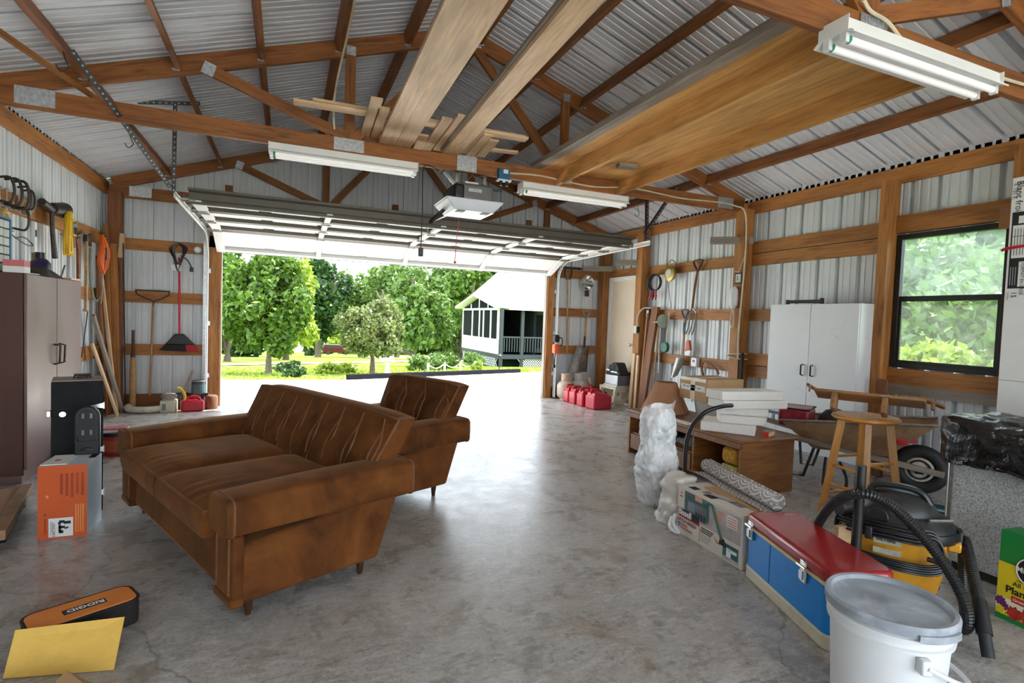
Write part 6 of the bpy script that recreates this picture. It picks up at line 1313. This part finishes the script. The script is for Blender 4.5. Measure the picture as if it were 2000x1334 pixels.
t = T('hand_brush', 'small red and white brush hanging beside the fork', 'brush', (xw, 5.96, 1.02)); P('head', B().prism([(-.06, -.03), (.05, -.06), (.03, .10), (-.03, .11)], 'x', -.02, .02), mat('orange red plastic', (.55, .10, .04), .5), t, bev=.01); P('handle', B().tube([(0, 0, .1), (0, .0, .35)], .008), WHITEP, t); P('bristles', B().prism([(-.05, -.10), (.03, -.11), (.05, -.05), (-.06, -.03)], 'x', -.018, .018), WHITEP, t)
t = T('outlet', 'white surface outlet on the lower right wall girt', 'outlet', (xw+.03, 5.84, .83)); P('box', B().bx(-.03, .03, -.055, .055, -.06, .06), WHITEP, t, bev=.006); P('socket', B().bx(-.034, -.03, -.02, .02, .0, .03), INKG, t); P('conduit', B().cyl((0, .0, -.06), (0, 0, -.35), .012), STEEL, t)
tag(P('sickle', B().tube(crv([(xw, 5.62, .62), (xw, 5.68, .78), (xw, 5.62, .86), (xw, 5.45, .80), (xw, 5.36, .72)], 6), [.016]*7+[.012]*18, 8), mat('rust brown grip', (.2, .09, .04), .6), smooth=True), 'curved dark tool hung below the lower girt', 'tool')
# on the T1 post
xp_ = XR-.15
t = T('number_tag', 'small black number tag tied to the timber post', 'tag', (xp_-.01, 5.02, 1.93)); P('plate', B().bx(-.006, .0, -.06, .05, -.07, .07), INK, t, bev=.002); P('face', B().bx(-.008, -.006, -.045, .035, -.05, .05), mat('pale label', (.6, .56, .45), .5), t); text('5', .07, (-.0085, .02, 0), (0, -1, 0), Z_, INK, t)
tag(P('twine', B().tube(crv([(xp_-.01, 5.02, 2.0), (xp_-.01, 4.98, 2.1), (xp_-.01, 4.94, 2.18)], 5), .004, 5).tube(crv([(xp_-.012, 5.08, 2.02), (xp_-.012, 5.0, 2.0), (xp_-.012, 4.96, 1.98)], 5), .004, 5), CABLE), 'cream twine holding the number tag on the post', 'twine')
t = T('work_light', 'white oval trouble light hanging on the timber post', 'light', (xp_-.03, 5.06, 1.58)); P('cage', B().lathe([(.02, -.02), (.05, .02), (.055, .12), (.05, .21), (.02, .25), (.001, .255)], n=18), WHITEP, t, smooth=True); P('loop', B().tube(crv([(0, 0, -.02), (0, .03, -.14), (0, .02, -.24), (0, -.02, -.24), (0, -.02, -.1), (0, 0, -.02)], 5), .007, 6), CABLE, t, smooth=True)
tag(P('cord_bundle', B().torus((XR-.07, 5.05, 1.0), (0, .1, 1), .115, .007, 24, 6).torus((XR-.07, 5.05, .96), (0, -.15, 1), .116, .007, 24, 6), CABLE, smooth=True), 'cream cord wrapped round the timber post', 'cord')
tag(P('bristle_strip', B().bx(xp_+.02, xp_+.06, 4.93, 4.965, .55, 1.02), mat('dark bristle', (.05, .04, .035), .9, 0, .5, 90, .9)), 'dark bristle strip hanging on the post side', 'brush')
for lb, (y, z, x0, x1) in {'grey board nailed across the middle timber post': (5.12, 2.40, 4.86, 5.24), 'grey board nailed across the post by the track end': (7.20, 2.30, 4.86, 5.20), 'grey board nailed across the corner post by the door': (8.06, 2.26, 4.78, 5.16)}.items():
    tag(board('cross_cleat', (x0-.0, y+.16, z), (x1, y-.16, z), .09, .035, GREYW), lb, 'board', 'boards nailed across posts')
# by the side door
def rlean(label, p, q, w_, t_, m, hint=(0, 1, 0)): tag(board('propped_board', p, q, w_, t_, m, None, hint), label, 'board', 'boards propped beside the door')
rlean('heavy plank propped beside the side door post', (XR-.20, 6.78, 0), (XR-.07, 6.70, 1.60), .15, .05, POST)
rlean('pale slat propped against the door post, left one', (XR-.22, 7.05, 0), (XR-.17, 7.06, .86), .07, .02, PALE)
rlean('pale slat propped against the door post, right one', (XR-.20, 6.95, 0), (XR-.17, 6.96, .84), .05, .025, PALE)
rlean('thin strip propped beside the heavy plank', (XR-.17, 6.88, 0), (XR-.10, 6.86, 1.5), .03, .02, FRAME)
t = T('hoe', 'long-handled hoe standing on its dark blade beside the plank', 'hoe', (XR-.16, 6.58, 0)); P('handle', B().tube([(0, 0, .1), (.08, .02, 1.35)], .014, 8), HANDLE, t, smooth=True); P('blade', B().bx(-.03, .02, -.07, .08, 0, .10), IRON, t, bev=.008)
tag(P('white_pipe', B().cyl((XR-.05, 6.60, .6), (XR-.04, 6.62, 1.45), .014), WHITEP, smooth=True), 'thin white pipe behind the hoe handle', 'pipe')
t = T('wall_socket', 'cream outlet box on the post beside the side door', 'outlet', (XR-.16, 7.05, 1.24)); P('box', B().bx(-.03, .02, -.05, .05, -.06, .06), mat('cream outlet', (.62, .55, .38), .5), t, bev=.004); P('plug', B().bx(-.04, .01, -.08, -.05, -.05, .05), INK, t, bev=.006); P('conduit', B().tube(crv([(0, -.02, .06), (.0, -.02, .2), (.03, -.1, .33), (.08, -.25, .34)], 6), .009, 6), CABLE, t, smooth=True)
t = T('switch_box', 'dark switch box on the wall beside the door post', 'switch', (XR-.01, 6.92, 1.50)); P('box', B().bx(-.05, .03, -.05, .05, -.08, .08), INK, t, bev=.005); P('switch_face', B().bx(-.053, -.05, -.03, .03, -.05, .05), GALV, t)
# back wall, right of the garage door
yw = YB-.07
t = T('bow_rake', 'long-handled scrub rake hung head up on the end wall', 'rake', (4.48, yw, .78)); P('handle', B().tube([(0.01, -.02, 0), (-.02, 0, 1.28)], .015, 8), HANDLE, t, smooth=True); P('yoke', B().tube(crv([(-.02, 0, 1.26), (-.08, 0, 1.34), (-.07, 0, 1.46)], 5), .012, 6).tube(crv([(-.02, 0, 1.26), (.05, 0, 1.34), (.05, 0, 1.46)], 5), .012, 6), IRON, t, smooth=True); P('head_bar', B().bx(-.24, .22, -.05, .02, 1.45, 1.49), IRON, t, bev=.005)
t = T('light_reflector', 'round metal work light reflector on the end wall', 'reflector', (4.84, yw-.02, 2.02)); rf = P('bowl', B().lathe([(.03, .12), (.09, .09), (.13, .02), (.135, 0), (.125, 0), (.08, .07), (.02, .1)], n=28), CHROME, t, smooth=True); rf.matrix_basis = Matrix.Rotation(math.pi/2, 4, 'X') @ Matrix.Rotation(math.pi, 4, 'Y') @ Matrix.Translation((0, 0, 0))
for k in range(6): P('guard_wire', B().tube([(.13*math.cos(k*math.pi/6), -.03, .13*math.sin(k*math.pi/6)), (0, -.06, 0), (-.13*math.cos(k*math.pi/6), -.03, -.13*math.sin(k*math.pi/6))], .0035, 5), STEEL, t)
P('clamp', B().bx(-.03, .03, -.03, .03, -.24, -.13), IRON, t, bev=.006); P('guard_ring', B().torus((0, -.045, 0), (0, 1, 0), .075, .0035, 24, 5), STEEL, t)
t = T('scoop_shovel', 'wide aluminium scoop shovel with D handle on the end wall', 'shovel', (4.84, yw-.03, 1.52)); P('d_grip', B().tube(crv([(0, 0, -.14), (-.06, 0, -.03), (-.055, 0, .0), (.055, 0, .0), (.06, 0, -.03), (0, 0, -.14)], 5), .013, 8), STEEL, t, smooth=True); P('shaft', B().cyl((0, 0, -.13), (-.01, 0, -.45), .018), HANDLE, t, smooth=True); P('socket', B().tube(crv([(-.01, 0, -.44), (-.015, -.0, -.6), (-.03, -.03, -.72)], 5), .02, 8), IRON, t, smooth=True)
P('scoop', B().grid(lambda u, v: ((u-.5)*.36*(.7+.3*v)-.05-.10*v, -.02-.05*(1-(2*u-1)**2)-.03*v, -.64-.42*v+.05*(2*u-1)**2*(1-v)), 14, 10), mat('scuffed dark aluminium', (.16, .14, .12), .35, .7, .4, 10), t, smooth=True); t.children[-1].modifiers.new('thick', 'SOLIDIFY').thickness = .004
t = T('string_trimmer', 'orange string trimmer hanging beside the right door track', 'trimmer', (4.20, 8.06, .78)); P('engine', B().bx(-.05, .05, -.06, .05, .0, .16), mat('orange trimmer plastic', (.75, .12, .03), .4), t, bev=.025, seg=3); P('starter', B().bx(-.05, .05, -.06, .05, .19, .32), INK, t, bev=.03, seg=3); P('guard_handle', B().tube(crv([(.03, 0, .26), (.11, 0, .26), (.12, 0, .16), (.06, 0, .13)], 5), .010, 6), INK, t, smooth=True); P('lower_boom', B().tube([(0, 0, .02), (-.02, 0, -.20)], .011, 6).bx(-.04, .0, -.02, .02, -.24, -.19), INK, t); P('coil_spring', B().tube([(.05+.012*math.cos(k*.9), .012*math.sin(k*.9), .34+k*.006) for k in range(60)], .004, 5), STEEL, t)
# propane tanks
def propane(label, x, y, mm):
    t = T('propane_tank', label, 'propane tank', (x, y, 0), .3, 'propane tanks')
    P('tank', B().lathe([(.10, .0), (.10, .03), (.12, .035), (.148, .07), (.152, .12), (.152, .21), (.145, .26), (.11, .305), (.05, .325), (.03, .33)], n=30), mm, t, smooth=True); P('weld_seam', B().torus((0, 0, .165), (0, 0, 1), .152, .004, 30, 5), mm, t)
    P('collar', B().add([(.085*math.cos(a_), .085*math.sin(a_), z) for z in (.31, .43) for a_ in [math.radians(d_) for d_ in range(20, 341, 20)]], [(i, i+1, 18+i, 17+i) for i in range(16)]), mm, t, smooth=True); t.children[-1].modifiers.new('thick', 'SOLIDIFY').thickness = .006
    P('collar_grip', B().tube([(.08*math.cos(math.radians(d_)), .08*math.sin(math.radians(d_)), .435) for d_ in range(30, 331, 20)], .010, 6), mm, t, smooth=True); P('valve', B().cyl((0, 0, .32), (0, 0, .40), .018).cyl((0, -.03, .38), (0, .03, .38), .012), mat('brass', (.40, .28, .09), .4, .7), t, smooth=True)
propane('tan rust-stained propane tank next to the right door jamb', 4.41, 8.03, dirty('tan tank paint', (.58, .50, .40), (.36, .16, .05), .5, 0, .7, 5, .45, .7)); propane('paler grey propane tank, farther from the door jamb', 4.70, 8.10, dirty('grey white tank paint', (.56, .53, .50), (.3, .25, .2), .5, 0, .5, 5, .5, .7))
tag(P('wooden_stake', B().ob((4.86, 7.95, .18), (-.2, .1, 1), X_, Y_, .40, .03, .02), PALE), 'pale wooden stake beside the propane tanks', 'stake')
# red gas cans
def can(label, x, y, L_, W_, h_, rz=0):
    t = T('red_gas_can', label, 'gas can', (x, y, 0), rz, 'red gas cans by the door')
    P('can_body', B().bx(-L_/2, L_/2, -W_/2, W_/2, 0, h_), RED, t, bev=.022, seg=3); P('shoulder', B().prism([(-L_/2+.015, h_-.01), (L_/2-.03, h_-.01), (L_/2-.08, h_+.03), (-L_/2+.03, h_+.045)], 'y', -W_/2+.02, W_/2-.02), RED, t, bev=.012)
    P('can_handle', B().tube(crv([(-L_/2+.03, 0, h_+.02), (-L_/2+.035, 0, h_+.075), (.02, 0, h_+.075), (.05, 0, h_+.015)], 5), .015, 8), RED, t, smooth=True); P('spout_cap', B().cyl((L_/2-.05, 0, h_), (L_/2-.045, 0, h_+.045), .022), INK, t, smooth=True)
can('red gas can at the far end of the row of four', 4.40, 7.80, .24, .17, .20); can('second red gas can from the far end of the row', 4.40, 7.575, .26, .19, .205); can('third red gas can from the far end of the row', 4.42, 7.345, .28, .19, .205); can('nearest and widest red gas can of the row', 4.47, 7.08, .34, .24, .21, .1)
can('faded red gas can lying behind the row of four', 4.72, 7.72, .26, .18, .20, .5)
# step stool with things on it
t = T('step_stool', 'cream plastic step stool by the side door', 'step stool', (5.0, 7.40, 0)); SS = dirty('cream stool plastic', (.64, .60, .48), (.30, .27, .15), .5, 0, .5, 5, .5, .75)
P('top', B().bx(-.13, .13, -.19, .19, .30, .33), SS, t, bev=.01)
for x in (-.15, .15):
    P('end_frame', B().ob((x, -.19, .15), (.0, -.16, 1), X_, Y_, .31, .05, .05).ob((x, .19, .15), (.0, .16, 1), X_, Y_, .31, .05, .05).bx(x-.025, x+.025, -.20, .20, .02, .07).bx(x-.02, x+.02, -.18, .18, .26, .31), SS, t, bev=.006)
for y in (-.19, .19): P('side_web', B().bx(-.14, .14, y-.012, y+.012, .04, .10), SS, t, bev=.004)
for y in (-.17, .17): P('side_web', B().bx(-.14, .14, y-.012, y+.012, .22, .30), SS, t, bev=.004)
tag(P('boxed_parts', B().bx(4.93, 5.05, 7.33, 7.50, 0, .13), PAPER, bev=.003), 'small white box under the step stool', 'box')
t = T('tool_tray', 'grey plastic organizer with slatted front on the step stool', 'organizer', (5.0, 7.40, .331)); P('case', B().bx(-.12, .12, -.20, .16, 0, .16), GALV, t, bev=.006); P('side_cover', B().bx(-.12, .12, -.215, -.20, .0, .16), mat('dark grey case', (.12, .13, .15), .5), t, bev=.004)
for k in range(5): P('slat', B().bx(-.124, -.12, -.18, .14, .02+k*.027, .036+k*.027), WHITEP, t)
t = T('tool_caddy', 'shiny black tool caddy heaped on the grey organizer', 'tool caddy', (5.0, 7.36, .492)); P('base', B().bx(-.11, .11, -.20, .20, 0, .06), INK, t, bev=.02, seg=3); P('upper', B().prism([(-.16, .06), (.18, .06), (.14, .15), (.02, .20), (-.06, .20)], 'x', -.09, .09), INK, t, bev=.02, seg=3); P('white_trim', B().ob((-.115, -.05, .05), Y_, X_, Z_, .18, .006, .025), WHITEP, t, bev=.003); P('white_trim', B().ob((-.115, .13, .07), Y_, X_, (0, .4, 1), .10, .006, .03), WHITEP, t, bev=.003); P('cuff_lobe', B().cyl((-.10, .02, .13), (.08, .02, .13), .05), INK, t, smooth=True)
tag(P('floor_scrap', B().bx(4.75, 4.88, 7.05, 7.12, 0, .004), GREYW), 'flat grey scrap on the floor by the gas cans', 'scrap')
